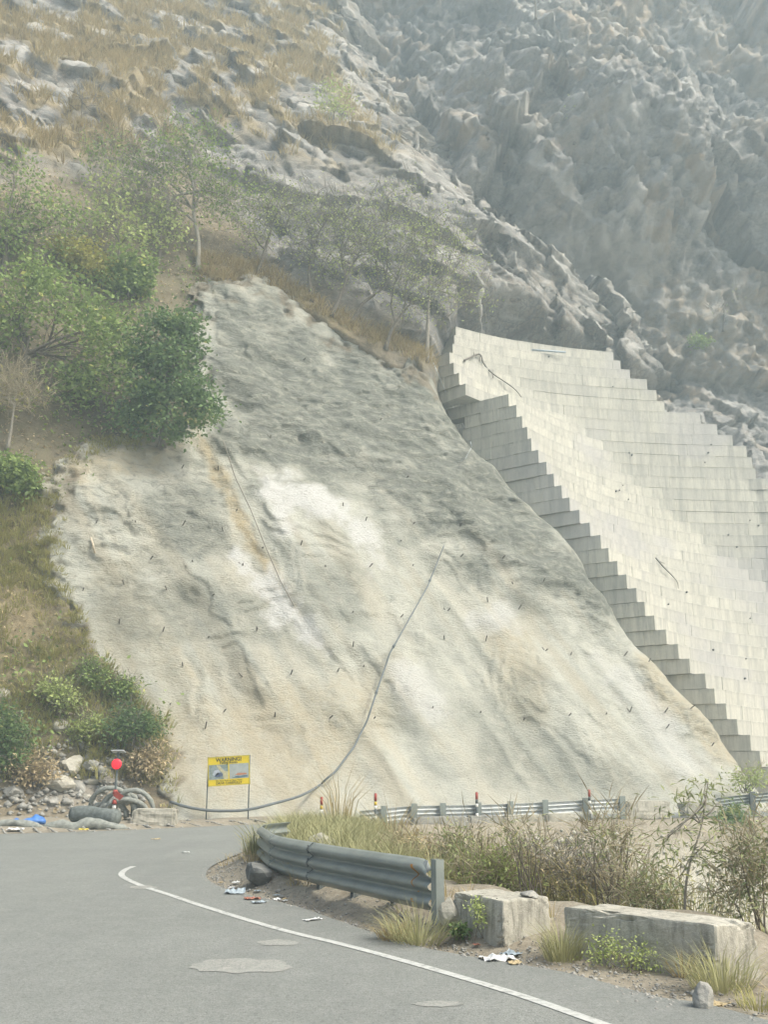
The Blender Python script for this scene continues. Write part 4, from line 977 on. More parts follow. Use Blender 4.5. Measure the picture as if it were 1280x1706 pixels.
# ---- concrete edge blocks beside the road
def edge_block(name, label, A, B, C, zt, seed, mat='barrier', sink=.12):
    """A near-front top corner, B far-front top corner, C near-back top corner"""
    A, B, C = Vector((A.x, A.y, 0)), Vector((B.x, B.y, 0)), Vector((C.x, C.y, 0)); L = (B - A); W = (C - A); bm = bmesh.new()
    bmesh.ops.create_cube(bm, size=1)
    for _ in range(1):
        bmesh.ops.bevel(bm, geom=bm.edges[:], offset=.035, segments=2, affect='EDGES', profile=.6)
    bmesh.ops.subdivide_edges(bm, edges=[e for e in bm.edges if e.calc_length() > .5], cuts=22, use_grid_fill=True)
    co = np.array([v.co[:] for v in bm.verts])
    n1 = fbm(co[:, 0] * 3 + seed, co[:, 1] * 2 + co[:, 2] * 2, .5, 4, seed); n2 = fbm(co[:, 1] * 3 + seed, co[:, 2] * 2 - co[:, 0], .5, 4, seed + 3)
    chip = np.maximum(0, fbm(co[:, 0] * 4, co[:, 1] * 3 + co[:, 2] * 5, .6, 4, seed + 5) - .15)
    corner = (np.sum(np.abs(co) > .42, axis=1) >= 2)
    for i, v in enumerate(bm.verts):
        a, b, c = co[i]; fl = 1 + .08 * (.5 - c)
        p = A + L * (a + .5) + W * (.5 + b * fl) + Vector((0, 0, (c + .5) * (zt + sink) - sink))
        k = .018 * n1[i] + (.09 * chip[i] if corner[i] else 0)
        ctr = A + L * .5 + W * .5 + Vector((0, 0, zt / 2)); q = (p - ctr)
        v.co = p - A - W.normalized() * math.copysign(abs(k), b) * (1 if abs(b) > .4 else 0) - Vector((0, 0, 1)) * (.012 * n2[i] + (.07 * chip[i] if corner[i] else 0)) * (1 if c > .4 else 0) - L.normalized() * math.copysign(.6 * abs(k), a) * (1 if abs(a) > .4 else 0)
    o = link(name, bm_mesh(bm), M[mat], None, False); o.location = A; tag(o, label, 'concrete block'); return o
edge_block('concrete_edge_block', 'weathered concrete edge block beside the guardrail end with a stone on top', ground(838, 1500, .47), ground(752, 1485, .47), ground(916, 1493, .47), .47, 5)
edge_block('concrete_edge_block', 'long weathered concrete edge block at the right beside the willow sapling', ground(1192, 1541, .42), ground(938, 1510, .42), ground(1262, 1534, .42), .42, 9)

# ---- far guardrail, its parapet blocks and delineators
def gx_(u, y): r = ray(u, 1345); return r[0] / r[1] * y
def far_pt(u, v):
    y = float(np.interp(u, [560, 640, 850, 1040, 1200, 1300], [34.2, 35.1, 38.0, 39.6, 42.2, 43.6])); return atY(u, v, y)
fpath = spline([far_pt(u, v) for u, v in [(600, 1351), (645, 1347), (690, 1343), (800, 1341), (900, 1337), (975, 1333), (1040, 1330)]], 8)
f0 = Vector((fpath[0].x, fpath[0].y, 0))
frail = thing('guardrail', 'far three-wave guardrail with box posts along the foot of the shotcrete slope', 'guardrail', f0)
V, F, FL = beam(fpath, 0, .40, 0, 1)
V, F, FL = beam(fpath, 0, .40, .02, FL - .02, 0, 19, None, .2)
o = link('beam', mesh([Vector(q) - f0 for q in V], F), M['galv_pale'], frail, True); solid(o, .005)
for u in (640, 690, 738, 797, 850, 908, 975, 1036):
    v = float(np.interp(u, [640, 690, 800, 900, 975, 1040], [1347, 1343, 1341, 1337, 1333, 1330])); p = far_pt(u, v)
    bm = bmesh.new(); box_bm(bm, (0, -.13, -.33), (.20, .16, .84)); o = link('post', bm_mesh(bm), M['galv'], frail); o.location = p - f0
f2 = spline([far_pt(u, v) for u, v in [(1195, 1330), (1225, 1326), (1262, 1322), (1320, 1317)]], 6); f20 = Vector((f2[0].x, f2[0].y, 0))
frail2 = thing('guardrail', 'short far guardrail piece at the right edge beyond the willow sapling', 'guardrail', f20)
_, _, L2 = beam(f2, 0, .38, 0, 1); V, F, _ = beam(f2, 0, .38, .02, L2 - .02, 0, 19, None, .2)
o = link('beam', mesh([Vector(q) - f20 for q in V], F), M['galv'], frail2, True); solid(o, .005)
for u, v in ((1252, 1323), (1300, 1319)):
    p = far_pt(u, v); bm = bmesh.new(); box_bm(bm, (0, -.13, -.35), (.22, .16, .9)); o = link('post', bm_mesh(bm), M['galv_dark'], frail2); o.location = p - f20
for i, (u, vt, vb, lab) in enumerate([(537, 1328, 1368, 'rusty red delineator post in the grass, leftmost of the four'), (626, 1322, 1364, 'red and yellow banded delineator post left of the far guardrail'), (793, 1320, 1362, 'red and white banded delineator post in front of the middle of the far guardrail'), (979, 1316, 1360, 'red and white banded delineator post near the right end of the far guardrail')]):
    p = far_pt(u, vt); p = p - Vector((0, .35, 0)); b = Vector((p.x, p.y, p.z - 1.05)); h = 1.05
    t = thing('delineator_post', lab, 'delineator', b, 0, 'delineator posts by the far guardrail')
    dp = tube_obj('post', [(0, 0, -.3), (0, 0, h - .02)], .045, M['galv_dark'], t, 8)
    for za, zb_, mt in ((.78, 1.0, 'red_paint'), (.66, .76, 'yellow_paint' if i < 2 else 'dark_paint'), (.54, .64, 'white_paint'), (.2, .34, 'white_paint')):
        tube_obj('band', [(0, 0, h * za), (0, 0, h * zb_)], .049, M[mt], dp, 8)
    tube_obj('cap', [(0, 0, h - .02), (0, 0, h + .02)], [.049, .02], M['red_paint'], dp, 8)
def rough_block(label, u0, u1, v0, v1, y, dpt, mat, seed, cat='stone block'):
    c = atY((u0 + u1) / 2, (v0 + v1) / 2, y); k = y / FPX / cp * 1.0
    W_, H_ = (u1 - u0) * k, (v1 - v0) * k; bm = bmesh.new(); bmesh.ops.create_cube(bm, size=1)
    bmesh.ops.bevel(bm, geom=bm.edges[:], offset=.06, segments=2, affect='EDGES'); bmesh.ops.subdivide_edges(bm, edges=[e for e in bm.edges if e.calc_length() > .4], cuts=7, use_grid_fill=True)
    co = np.array([v.co[:] for v in bm.verts]); n = fbm(co[:, 0] * 2 + seed, co[:, 2] * 2 + co[:, 1], .5, 4, seed)
    for v, q, e in zip(bm.verts, co, n): v.co = Vector((q[0] * W_, q[1] * dpt, q[2] * H_)) * (1 + .10 * float(e))
    o = link('parapet_block', bm_mesh(bm), M[mat]); o.location = c + Vector((0, dpt / 2, 0)); o.rotation_euler = (0, 0, R(12)); tag(o, label, cat, 'parapet blocks under the far guardrail'); return o
for i, (lab, a) in enumerate([('low grey stone block under the far guardrail, leftmost of the row', (690, 778, 1363, 1392)), ('grey stone block under the far guardrail beside the brown block', (780, 836, 1362, 1396)), ('brown stained stone block under the middle of the far guardrail', (840, 904, 1361, 1402)), ('tan stone block under the right end of the far guardrail', (910, 962, 1358, 1388)), ('streaked concrete parapet piece just right of the far guardrail end', (1042, 1116, 1336, 1364)), ('streaked concrete parapet piece behind the willow sapling', (1140, 1206, 1338, 1362)), ('broken concrete slab lump below the brown block', (800, 850, 1400, 1428))]):
    y = float(np.interp((a[0] + a[1]) / 2, [560, 640, 850, 1040, 1200], [34.2, 35.1, 38.0, 39.6, 42.2])) - .75 - (.6 if i == 6 else 0)
    rough_block(lab, *a, y, .7, 'barrier' if i in (4, 5) else ('stone_pale' if i in (2, 3) else 'stone'), 30 + i)

# ---- warning sign
ys = 36.6; pl_, pr_ = atY(343, 1364, ys), atY(413, 1362, ys); kx = (pr_.x - pl_.x) / 70
sgn = thing('warning_sign', 'yellow falling rocks warning sign on two thin posts at the foot of the slope', 'sign', (pl_.x, ys, pl_.z))
s0 = Vector((pl_.x, ys, pl_.z)); Wd = pr_.x - pl_.x
ztop = atY(343, 1259, ys).z - s0.z; pw = Wd * 1.0; ph = pw * .675
for xx in (0, Wd): tube_obj('post', [(xx, .03, -.5), (xx, .03, ztop - (0.05 if xx == 0 else -.03))], .022, M['galv_dark'], sgn, 6)
roll = Matrix.Rotation(R(-3.6), 4, 'Y')
pc = Vector((Wd / 2 + .01, -.02, ztop - ph / 2 - .02)); pm = Matrix.Translation(pc) @ roll
def on_panel(o): o.parent = sgn; o.matrix_local = pm
bm = bmesh.new(); box_bm(bm, (0, 0, 0), (pw, .02, ph)); pan = link('panel', bm_mesh(bm), M['sign_yellow']); on_panel(pan)
bm = bmesh.new()
for (cx_, cz_, w_, h_) in ((0, ph / 2 - .008, pw + .02, .03), (0, -ph / 2 + .008, pw + .02, .03), (-pw / 2 + .008, 0, .03, ph - .03), (pw / 2 - .008, 0, .03, ph - .03)): box_bm(bm, (cx_, -.002, cz_), (w_, .03, h_))
plain('sign_frame', (.50, .42, .06), .6, .3); link('frame', bm_mesh(bm), M['sign_frame'], pan)
def picture(name, x0, x1, z0, z1, cols, shapes):
    mm = MT(name, .6, .3); nn_ = mm.noise(5, 5, .65, mm.mapping((1, 1, 1), obj=True), 1.2); mm.col(mm.ramp(nn_, cols))
    me = mesh([(x0, -.0125, z0), (x1, -.0125, z0), (x1, -.0125, z1), (x0, -.0125, z1)], [(0, 1, 2, 3)]); o = link('picture', me, mm.m); on_panel(o)
    for pts_, cl in shapes:
        key = 'print_%02d%02d%02d' % tuple(int(q * 99) for q in cl)
        if key not in M: plain(key, cl, .6, .3, 0, .2, 14)
        me = mesh([(x0 + (x1 - x0) * a, -.0155, z0 + (z1 - z0) * b) for a, b in pts_], [tuple(range(len(pts_)))]); q = link('print', me, M[key]); q.parent = o
def pz(f_): return ph / 2 - ph * f_
picture('picture_rockfall', -pw / 2 + .03, -pw * .015, pz(.78), pz(.27), [(.3, (.10, .15, .12)), (.45, (.22, .27, .24)), (.6, (.30, .36, .38)), (.75, (.15, .22, .16))],
        [([(.75, 0), (1, 0), (1, .5), (.8, .55), (.55, .95), (.38, .98), (.55, .62), (.72, .4)], (.50, .47, .30)), ([(.2, .35), (.28, .62), (.5, .66), (.6, .5), (.45, .3), (.25, .25)], (.45, .50, .56)), ([(.28, .22), (.4, .44), (.62, .46), (.74, .34), (.68, .2), (.4, .14)], (.10, .13, .20))])
picture('picture_slide', pw * .015, pw / 2 - .03, pz(.78), pz(.27), [(.3, (.28, .33, .33)), (.5, (.38, .42, .40)), (.7, (.42, .45, .44))],
        [([(.12, .05), (.3, .18), (.5, .16), (.9, .2), (.95, .08), (.5, .02)], (.12, .20, .24)), ([(.25, .22), (.45, .36), (.85, .34), (.92, .24), (.5, .2)], (.48, .22, .13)), ([(.18, .14), (.38, .24), (.44, .2), (.22, .09)], (.52, .58, .58))])
def text(s, cx_, cz_, width, bold):
    cu = bpy.data.curves.new('lettering', 'FONT'); cu.body = s; cu.align_x = 'CENTER'; cu.align_y = 'CENTER'; cu.size = 1; cu.offset = bold; cu.extrude = 0
    to = bpy.data.objects.new('tmp', cu); COL.objects.link(to); bpy.context.view_layer.update()
    me = bpy.data.meshes.new_from_object(to.evaluated_get(bpy.context.evaluated_depsgraph_get())); bpy.data.objects.remove(to)
    xs_ = [v.co.x for v in me.vertices]; k = width / (max(xs_) - min(xs_)); x_ = (max(xs_) + min(xs_)) / 2
    for v in me.vertices: v.co = Vector(((v.co.x - x_) * k + cx_, -.014, v.co.y * k + cz_))
    o = link('lettering', me, M['sign_black'], pan); o['kind'] = 'stuff'
text('WARNING!', 0, pz(.115), pw * .62, .03); text('Falling Rocks', 0, pz(.215), pw * .42, .02)
text('Do Not Park or Stop Here', 0, pz(.835), pw * .62, .008); text('DRIVE CAREFULLY', 0, pz(.925), pw * .62, .02)

# ---- red flashing signal
ysig = 34.6; b = atY(189, 1352, ysig); lt = atY(195.5, 1273, ysig); tp_ = atY(197, 1254, ysig)
sig = thing('signal_light', 'lit red warning signal on a leaning post with a small solar panel', 'signal', b)
spost = tube_obj('post', [Vector((0, 0, -.4)), tp_ - b + Vector((0, 0, .02))], .04, M['galv_dark'], sig, 8)
bm = bmesh.new(); box_bm(bm, (0, 0, 0), (.42, .34, .03), Matrix.Rotation(R(-12), 3, 'X')); o = link('solar_panel', bm_mesh(bm), M['galv_pale'], sig); o.location = tp_ - b + Vector((0, 0, .04))
o = tube_obj('lamp_housing', [Vector((0, -.05, 0)), Vector((0, -.13, 0))], [.175, .175], M['dark_paint'], sig, 20); o.location = lt - b; housing = o
m = MT('red_lamp', .4, .5); m.col((.8, .02, .03)); nn_ = m.vor(34, m.pos(True))
m.b.inputs['Emission Color'].default_value = (1, .012, .03, 1); m.L(m.val(nn_, .0, .5, 2.2, .7), m.b.inputs['Emission Strength']); M['red_lamp'] = m.m
bm = bmesh.new(); bmesh.ops.create_uvsphere(bm, u_segments=20, v_segments=10, radius=.165)
bmesh.ops.delete(bm, geom=[v for v in bm.verts if v.co.y > .02], context='VERTS')
for v in bm.verts: v.co.y *= .35
o = link('lamp_lens', bm_mesh(bm), M['red_lamp'], housing, True); o.location = Vector((0, -.128, 0))
for i, (f_, mt) in enumerate(((.04, 'white_paint'), (.13, 'red_paint'), (.22, 'white_paint'), (.31, 'red_paint'))):
    q0 = (tp_ - b) * (f_ * .95); q1 = (tp_ - b) * (f_ * .95 + .075); tube_obj('wrap_band', [q0, q1], [.075 + .02 * (i % 2), .06], M[mt], spost, 8)
bm = bmesh.new(); box_bm(bm, (0, 0, 0), (.30, .03, .16), Matrix.Rotation(R(35), 3, 'Y'), .05, rnd); o = link('tape_flap', bm_mesh(bm), M['red_paint'], spost); o.location = (tp_ - b) * .27 + Vector((.12, -.06, 0))

# ---- rolls of netting, tarp, concrete block at the roadside
def roll(name, label, cat, pts, rads, mat, k=14, seed=0, lump=.12):
    V, F = [], []; tube(V, F, pts, rads, k); b0 = Vector(pts[0]); r = random.Random(seed)
    n = fbm(np.array([q.x for q in V]) * 1 + seed, np.array([q.z + q.y for q in V]), .35, 3, seed)
    V = [q - b0 + Vector((0, 0, 1)) * float(e) * lump for q, e in zip(V, n)]
    o = link(name, mesh(V, F), M[mat], None, True); o.location = b0; tag(o, label, cat); return o
def gy_(u, v, dz=0.0):
    p = ground(u, v, .12); return Vector((p.x, p.y, .12 + dz))
A1, A2 = atY(120, 1356, 33.6), atY(196, 1362, 33.0)
r1 = roll('net_roll', 'dark roll of rockfall netting lying beside the signal post', 'net roll', spline([A1, A1.lerp(A2, .5) + Vector((0, 0, .03)), A2], 6), [.20] + [.25] * 11 + [.2], 'netting', 16, 3, .06)
roll('net_sheet', 'flattened grey sheet of netting along the road edge at left', 'netting', spline([atY(70, 1379, 31.6), atY(120, 1376, 31.8), atY(165, 1374, 32.0), atY(212, 1378, 32.2)], 6), [.05, .10, .14, .15, .16, .16, .17, .17, .18, .18, .18, .17, .17, .16, .15, .14, .12, .09, .04], 'netting_pale', 12, 4, .12)
roll('net_sheet', 'narrow grey netting strip at the left edge by the blue sheet', 'netting', spline([atY(-25, 1376, 31.3), atY(20, 1372, 31.4), atY(70, 1377, 31.5)], 6), [.04] + [.11] * 11 + [.04], 'netting_pale', 10, 6, .1)
V, F = [], []; nb0 = atY(200, 1354, 35.6)
for k in range(9):                               # loops of a loosely coiled net
    cx_ = rnd.uniform(-.45, .45); rr = rnd.uniform(.38, .62); hh = rnd.uniform(.55, .95); yy = rnd.uniform(-.25, .3); tl = rnd.uniform(-.25, .25)
    tube(V, F, [Vector((cx_ + rr * 1.2 * math.cos(math.pi * t), yy + tl * math.sin(math.pi * t) + .1 * math.cos(5 * t), -.15 + hh * rr * 1.7 * math.sin(math.pi * t) ** .8)) for t in [q / 11 for q in range(12)]], [.05 + .05 * abs(math.sin(q * 1.7 + k)) for q in range(12)], 7)
o = link('net_coil', mesh(V, F), M['netting_pale'], None, True); o.location = nb0; tag(o, 'loose coil of grey netting loops behind the red signal post', 'netting')
roll('blue_sheet', 'crumpled bright blue plastic sheet on the road edge at far left', 'plastic sheet', spline([atY(24, 1369, 31.9), atY(40, 1367, 31.8), atY(58, 1366, 31.9), atY(76, 1366, 32.0)], 5), [.14, .15, .12, .09, .08, .10, .12, .13, .12, .13, .14, .13, .12, .12, .11, .05], 'blue_plastic', 10, 8, .12)
rough = rough_block('weathered concrete block at the foot of the slope between signal and sign', 220, 286, 1350, 1376, 33.6, .8, 'barrier', 55, 'concrete block'); rough.name = 'concrete_block'; del rough['group']; rough.rotation_euler = (0, 0, R(4))
# ---- drain hose, cables, sticks
hp = [atY(284, 1336, 36.2), atY(310, 1344, 36.0), atY(345, 1350, 36.0), atY(380, 1351, 36.1), atY(413, 1349, 36.2), atY(455, 1339, 36.6), atY(500, 1326, 37.6)]
def densify(px, k=3):
    return [(a[0] + (b[0] - a[0]) * j / k, a[1] + (b[1] - a[1]) * j / k) for a, b in zip(px[:-1], px[1:]) for j in range(k)] + [px[-1]]
def drape(px, off, k=3):
    P = [sb(u, v) for u, v in densify(px, k)]; ys_ = np.array([p.y for p in P]); lo = [ys_[max(0, i - 2):i + 3].min() for i in range(len(P))]
    out = []
    for (u, v), y in zip(densify(px, k), lo): out.append(atY(u, v, float(y) - off))
    return out
hp += drape([(530, 1310), (560, 1284), (590, 1244), (612, 1200), (632, 1140), (650, 1088), (680, 1035), (712, 978), (726, 944), (740, 909)], .12)
h0 = hp[0].copy(); hose = thing('drain_hose', 'long dark hose hanging down the shotcrete and along the road edge', 'hose', h0)
V, F = [], []; sp_ = spline(hp, 3); tube(V, F, [q - h0 for q in sp_], [.05 - .022 * i / len(sp_) for i in range(len(sp_))], 8); hbody = link('hose', mesh(V, F), M['black_hose'], hose, True)
for (u, v) in ((650, 1088), (712, 978), (625, 1163)):
    q = sb(u, v) + Vector((0, -.24, 0)); i = min(range(len(sp_)), key=lambda k_: (sp_[k_] - q).length); q = sp_[i]; d = (sp_[min(i + 1, len(sp_) - 1)] - sp_[i - 1]).normalized()
    tube_obj('coupling', [q - d * .09 - h0, q + d * .09 - h0], .058, M['black_hose'], hbody, 8)
def wire(name, label, cat, px, r, mat, off=.12, fn=None):
    P = drape(px, off); b0 = P[0].copy()
    o = tube_obj(name, [q - b0 for q in spline(P, 4)], r, M[mat], None, 5); o.location = b0; tag(o, label, cat); return o
wire('steel_cable', 'thin pale cable hanging down beside the top corner of the retaining wall', 'cable', [(722, 604), (732, 628), (748, 664), (768, 700), (782, 725), (786, 745), (775, 765)], .028, 'galv_pale', .35)
wire('rope', 'thin dark rope lying along the ochre crease of the shotcrete', 'rope', [(372, 735), (392, 795), (418, 850), (440, 905), (466, 965), (490, 1010)], .022, 'rope')
def wall_pt(u, v):
    r = ray(u, v)
    for t in np.arange(50, 95, .1):
        P = r * t; z = P[2] + CAMH
        c = min(courses, key=lambda q: abs(q[0] - CH / 2 - z))
        if P[0] >= c[1] - .3 and P[1] > wall_y(np.array([P[0]]), c)[0] - .12: return Vector((P[0], P[1], z))
    return Vector((P[0], P[1], z))
def branch(label, px, r):
    P = [wall_pt(u, v) + Vector((0, -.15, 0)) for u, v in px[0]]; b0 = P[0].copy(); t = thing('fallen_branch', label, 'branch', b0)
    n = len(spline(P, 4)); V, F = [], []; tube(V, F, [q - b0 for q in spline(P, 4)], [r * (1 - .7 * i / n) for i in range(n)], 5); link('stem', mesh(V, F), M['steel_rusty'], t, True)
    for k in px[1:]:
        P = [wall_pt(u, v) + Vector((0, -.15, 0)) - b0 for u, v in k]; V, F = [], []; tube(V, F, P, [r * .6] + [r * .3] * (len(P) - 1), 4); link('side_shoot', mesh(V, F), M['steel_rusty'], t, True)
branch('dark dead branch snagged across the top left of the retaining wall', [[(774, 602), (786, 596), (800, 592), (806, 607), (820, 623), (848, 642), (860, 652), (869, 663)], [(800, 593), (799, 605)], [(790, 595), (790, 588)], [(820, 623), (822, 631)]], .07)
branch('thin dead branch hanging in the middle of the retaining wall', [[(1092, 930), (1104, 944), (1118, 958), (1128, 970), (1130, 981)], [(1098, 936), (1108, 940)]], .05)
q = sb(156, 909); o = tube_obj('wooden_stake', [Vector((-.12, -.12, .32)), Vector((.10, -.10, -.34))], .045, M['wood_pale'], None, 5); o.location = q; tag(o, 'pale broken wooden stake stuck on the left of the shotcrete', 'stake')
q = hb(110, 1186); o = tube_obj('wooden_stake', [Vector((-.35, -.15, .08)), Vector((.35, -.12, -.10))], .03, M['wood_pale'], None, 5); o.location = q; tag(o, 'pale stick lying in the undergrowth at lower left', 'stick')
q = mb(955, 575); 
pp = wall_pt(915, 592); o = tube_obj('pipe', [Vector((-1.2, -.2, .32)), Vector((1.2, .1, .28))], .07, M['blue_litter'], None, 6); o.location = pp; tag(o, 'blue grey pipe lying along the top of the retaining wall', 'pipe')

# ---- soil nails in the shotcrete
n4 = [(408, 313), (580, 318), (776, 325), (952, 348), (640, 467), (822, 480), (1035, 495), (530, 578), (713, 600), (907, 620), (508, 742), (693, 777), (883, 803), (1095, 772), (780, 925), (1035, 970), (720, 1090), (950, 1120), (1170, 1145), (350, 607), (1112, 425), (1005, 265), (930, 95), (770, 85), (875, 1190), (1240, 960)]
n8 = [(90, 170), (258, 153), (367, 250), (10, 243), (477, 440), (685, 457), (735, 240), (552, 243), (680, 135), (535, 48), (740, 58), (940, 72), (942, 198), (1120, 207), (1165, 318), (1058, 395), (1188, 425), (883, 435), (873, 555), (1048, 562), (72, 515), (482, 583), (525, 675), (415, 690), (570, 890), (378, 890), (148, 890), (820, 850), (1025, 868), (1210, 897)]
n7 = [(282, 318), (290, 627), (403, 648), (195, 932), (750, 675), (640, 650), (823, 898), (935, 883), (667, 898), (560, 910), (393, 917), (920, 998), (825, 975), (1030, 1050)]
n5 = [(270, 385), (130, 720), (712, 885), (940, 1100), (600, 640), (440, 1010)]
nails = [(x / 2.56, 750 + y / 2.56) for x, y in n4] + [(400 + x / 2.56, 850 + y / 2.56) for x, y in n8] + [(800 + x / 2.667, 850 + y / 2.667) for x, y in n7] + [(400 + x / 2.56, 450 + y / 2.56) for x, y in n5]
for i, (u, v) in enumerate(nails):
    p = sb(u, v); L = rnd.uniform(.14, .38) * (1.7 if i in (38, 40) else 1); a = rnd.uniform(-.2, .75)
    V, F = [], []; d = Vector((a, -.75, rnd.uniform(.35, 1.0))).normalized(); tube(V, F, [-d * .15, d * L], [.026, .026], 5)
    if i % 7 == 1: tube(V, F, [Vector((0, 0, 0)), Vector((-.16, -.12, .2))], [.02, .02], 4)
    o = link('soil_nail', mesh(V, F), M['steel_rusty'], shotcrete); o.location = p
# weep holes in the wall
for i in range(60):
    u, v = rnd.uniform(840, 1270), rnd.uniform(590, 1180); r = ray(u, v)
    if v < np.interp(u, tpu, tpv) + 14: continue
    k = np.interp(v, [q[1] for q in corners], [q[0] for q in corners])
    if u < k + 14: continue
    p = wall_pt(u, v); V, F = [], []; tube(V, F, [Vector((0, .4, 0)), Vector((0, -.05, -.01))], [.05, .05], 7); rr = rnd.uniform(.6, 1.3)
    o = link('weep_pipe', mesh(V, F), M['dark_paint'], wall, True); o.location = p - Vector((15, 60, 0)); o.scale = (rr, 1, rr)

# ---- stones and rubble
stone('stone', 'pale pointed stone leaning beside the guardrail end post', 'stone', gz(748, 1548), .14, 3, 'stone_pale', (.75, .7, 1.1), .12)
pb = ground(884, 1495, .46); stone('stone', 'flat grey stone lying on top of the concrete edge block', 'stone', pb, .10, 4, 'stone', (1.25, .9, .5), .1)
stone('stone', 'upright grey stone at the road edge in front of the long concrete block', 'stone', gz(1175, 1678), .13, 5, 'stone', (.62, .6, 1.1), .15)
stone('boulder', 'dark boulder half buried under the far bend of the near guardrail', 'boulder', gz(430, 1470), .27, 6, 'stone_dark', (1.0, .8, .8), .22)
stone('boulder', 'pale lump of rock in the grass behind the near guardrail', 'boulder', Vector((gx_(535, 19.5), 19.5, .15)), .42, 7, 'stone_pale', (1, .8, .9), .2)
for i, (u, v, s_, mt, lab) in enumerate([
    (118, 1277, .62, 'stone_pale', 'large layered pale boulder in the rubble heap behind the signal'), (150, 1272, .34, 'stone', 'blocky grey boulder right of the large layered boulder'), (104, 1305, .5, 'stone_pale', 'rounded tan boulder below the large layered boulder'), (130, 1310, .36, 'stone', 'white flecked boulder in the middle of the rubble heap'), (24, 1318, .42, 'stone', 'grey slab standing in the dirt at the left edge'), (90, 1332, .24, 'stone', 'small flat grey stone low in the rubble heap'), (118, 1334, .2, 'stone', 'small flat dark stone low in the rubble heap, right of the flat grey one'), (160, 1300, .3, 'stone_pale', 'pale stone just left of the signal post'), (88, 1290, .3, 'stone', 'grey stone at the left side of the rubble heap'), (146, 1325, .2, 'stone_pale', 'small pale stone beneath the netting bundle'), (105, 1208, .35, 'stone_pale', 'pale rock poking out of the undergrowth at lower left'), (5, 1155, .34, 'stone_pale', 'pale rock at the left edge above the dark green bush')]):
    stone('boulder' if s_ > .3 else 'stone', lab, 'rock', hb(u, v) + Vector((0, -.1, -.15)), s_, 80 + i, mt, (1.05, .8, .7), .3)
def pebbles(name, P, size, mat, seed, label):
    rg = np.random.default_rng(seed); n = len(P)
    base = np.array([(1, 0, 0), (-1, 0, 0), (0, 1, 0), (0, -1, 0), (0, 0, 1), (0, 0, -1)], float); Fb = np.array([(0, 2, 4), (2, 1, 4), (1, 3, 4), (3, 0, 4), (2, 0, 5), (1, 2, 5), (3, 1, 5), (0, 3, 5)])
    a = rg.uniform(0, 6.28, n); ca, sa = np.cos(a), np.sin(a); sc = (size * rg.lognormal(0, .5, n))[:, None, None] * np.array([1, .8, .6]) * rg.uniform(.7, 1.3, (n, 6, 1))
    b = base[None] * sc; x = b[..., 0] * ca[:, None] - b[..., 1] * sa[:, None]; y = b[..., 0] * sa[:, None] + b[..., 1] * ca[:, None]
    V = np.stack([x, y, b[..., 2]], -1) + P[:, None]; F = (np.arange(n)[:, None, None] * 6 + Fb[None]).reshape(-1, 3)
    return tag(link(name, mesh_np(V.reshape(-1, 3), F), M[mat]), label, 'gravel', kind='stuff')
rng = np.random.default_rng(9)
P = []
for i in range(5200):
    k = rng.integers(12, len(INNER) - 40); q = np.array(INNER[k]); t = np.array(INNER[k + 1]) - q; t = t / (np.linalg.norm(t) + 1e-9); n = np.array([t[1], -t[0]])
    w_ = q + n * (abs(rng.normal()) * .55 - .10) + t * rng.uniform(0, .5); P.append((w_[0], w_[1], 0))
P = np.array(P); P[:, 2] = gully_depth(P[:, 0], P[:, 1]) + .0
pebbles('verge_gravel', P, .010, 'stone', 1, 'fine gravel and grit scattered along the inner road edge')
P = []
for i in range(3600):
    k = rng.integers(18, 60); q = np.array(OUTER[k]); t = np.array(OUTER[k + 1]) - q; t = t / (np.linalg.norm(t) + 1e-9); n = np.array([-t[1], t[0]])
    w_ = q + n * (abs(rng.normal()) * 1.3 - .1); P.append((w_[0], w_[1], .1))
P = np.array(P); dd, _ = linesd(P[:, 0], P[:, 1], OUTER); P[:, 2] = .0 + sstep(.05, 1, dd) * .09; pebbles('foot_gravel', P, .03, 'stone', 2, 'stony debris along the foot of the slope beyond the road')
P, u, v = scatter(1500, -19, -8.5, .0, 3.2, hill_y, lambda u, v, x, z: 1.0 * (v > 1235))
pebbles('rubble', P + np.array([0, -.05, 0]), .10, 'stone', 3, 'loose rubble on the lower left slope')
x = rng.uniform(-1, 20, 3500); y = rng.uniform(24, 42, 3500); zz = gully_depth(x, y); k = zz < -.3
pebbles('gully_rubble', np.stack([x, y, zz], -1)[k], .09, 'stone_pale', 4, 'pale rubble on the gully side below the far guardrail')

# ---- litter
def scrap(name, label, cat, P, w_, l_, mat, seed, rz=0):
    bm = bmesh.new(); bmesh.ops.create_grid(bm, x_segments=8, y_segments=6, size=.5)
    r = random.Random(seed)
    for v in bm.verts:
        h = .5 * fbm(np.array([v.co.x * 3 + seed]), np.array([v.co.y * 3]), .8, 3, seed)[0]
        v.co = Vector((v.co.x * w_ * (1 + .2 * r.random()), v.co.y * l_ * (1 + .2 * r.random()), abs(h) * min(w_, l_) * .8 + .012))
    o = link(name, bm_mesh(bm), M[mat]); solid(o, .003); o.location = P; o.rotation_euler = (0, 0, rz); tag(o, label, cat); return o
scrap('plastic_sheet', 'torn white plastic sheet at the road edge before the first concrete block', 'litter', gz(830, 1601), .30, .22, 'white_plastic', 2, .5)
scrap('plastic_sheet', 'grey plastic scrap beside the torn white sheet', 'litter', gz(852, 1592), .16, .14, 'blue_litter', 12, .9)
scrap('fallen_leaf', 'dry tan leaf on the road edge before the gap between the blocks', 'leaf', gz(859, 1607), .11, .10, 'cardboard', 3, .2)
scrap('fallen_leaf', 'large dry leaf beside the upright grey stone', 'leaf', gz(1197, 1677), .13, .11, 'cardboard', 4, .6)
scrap('carton', 'flattened white and red carton on the verge below the guardrail', 'litter', gz(521, 1534), .22, .09, 'white_plastic', 5, .7)
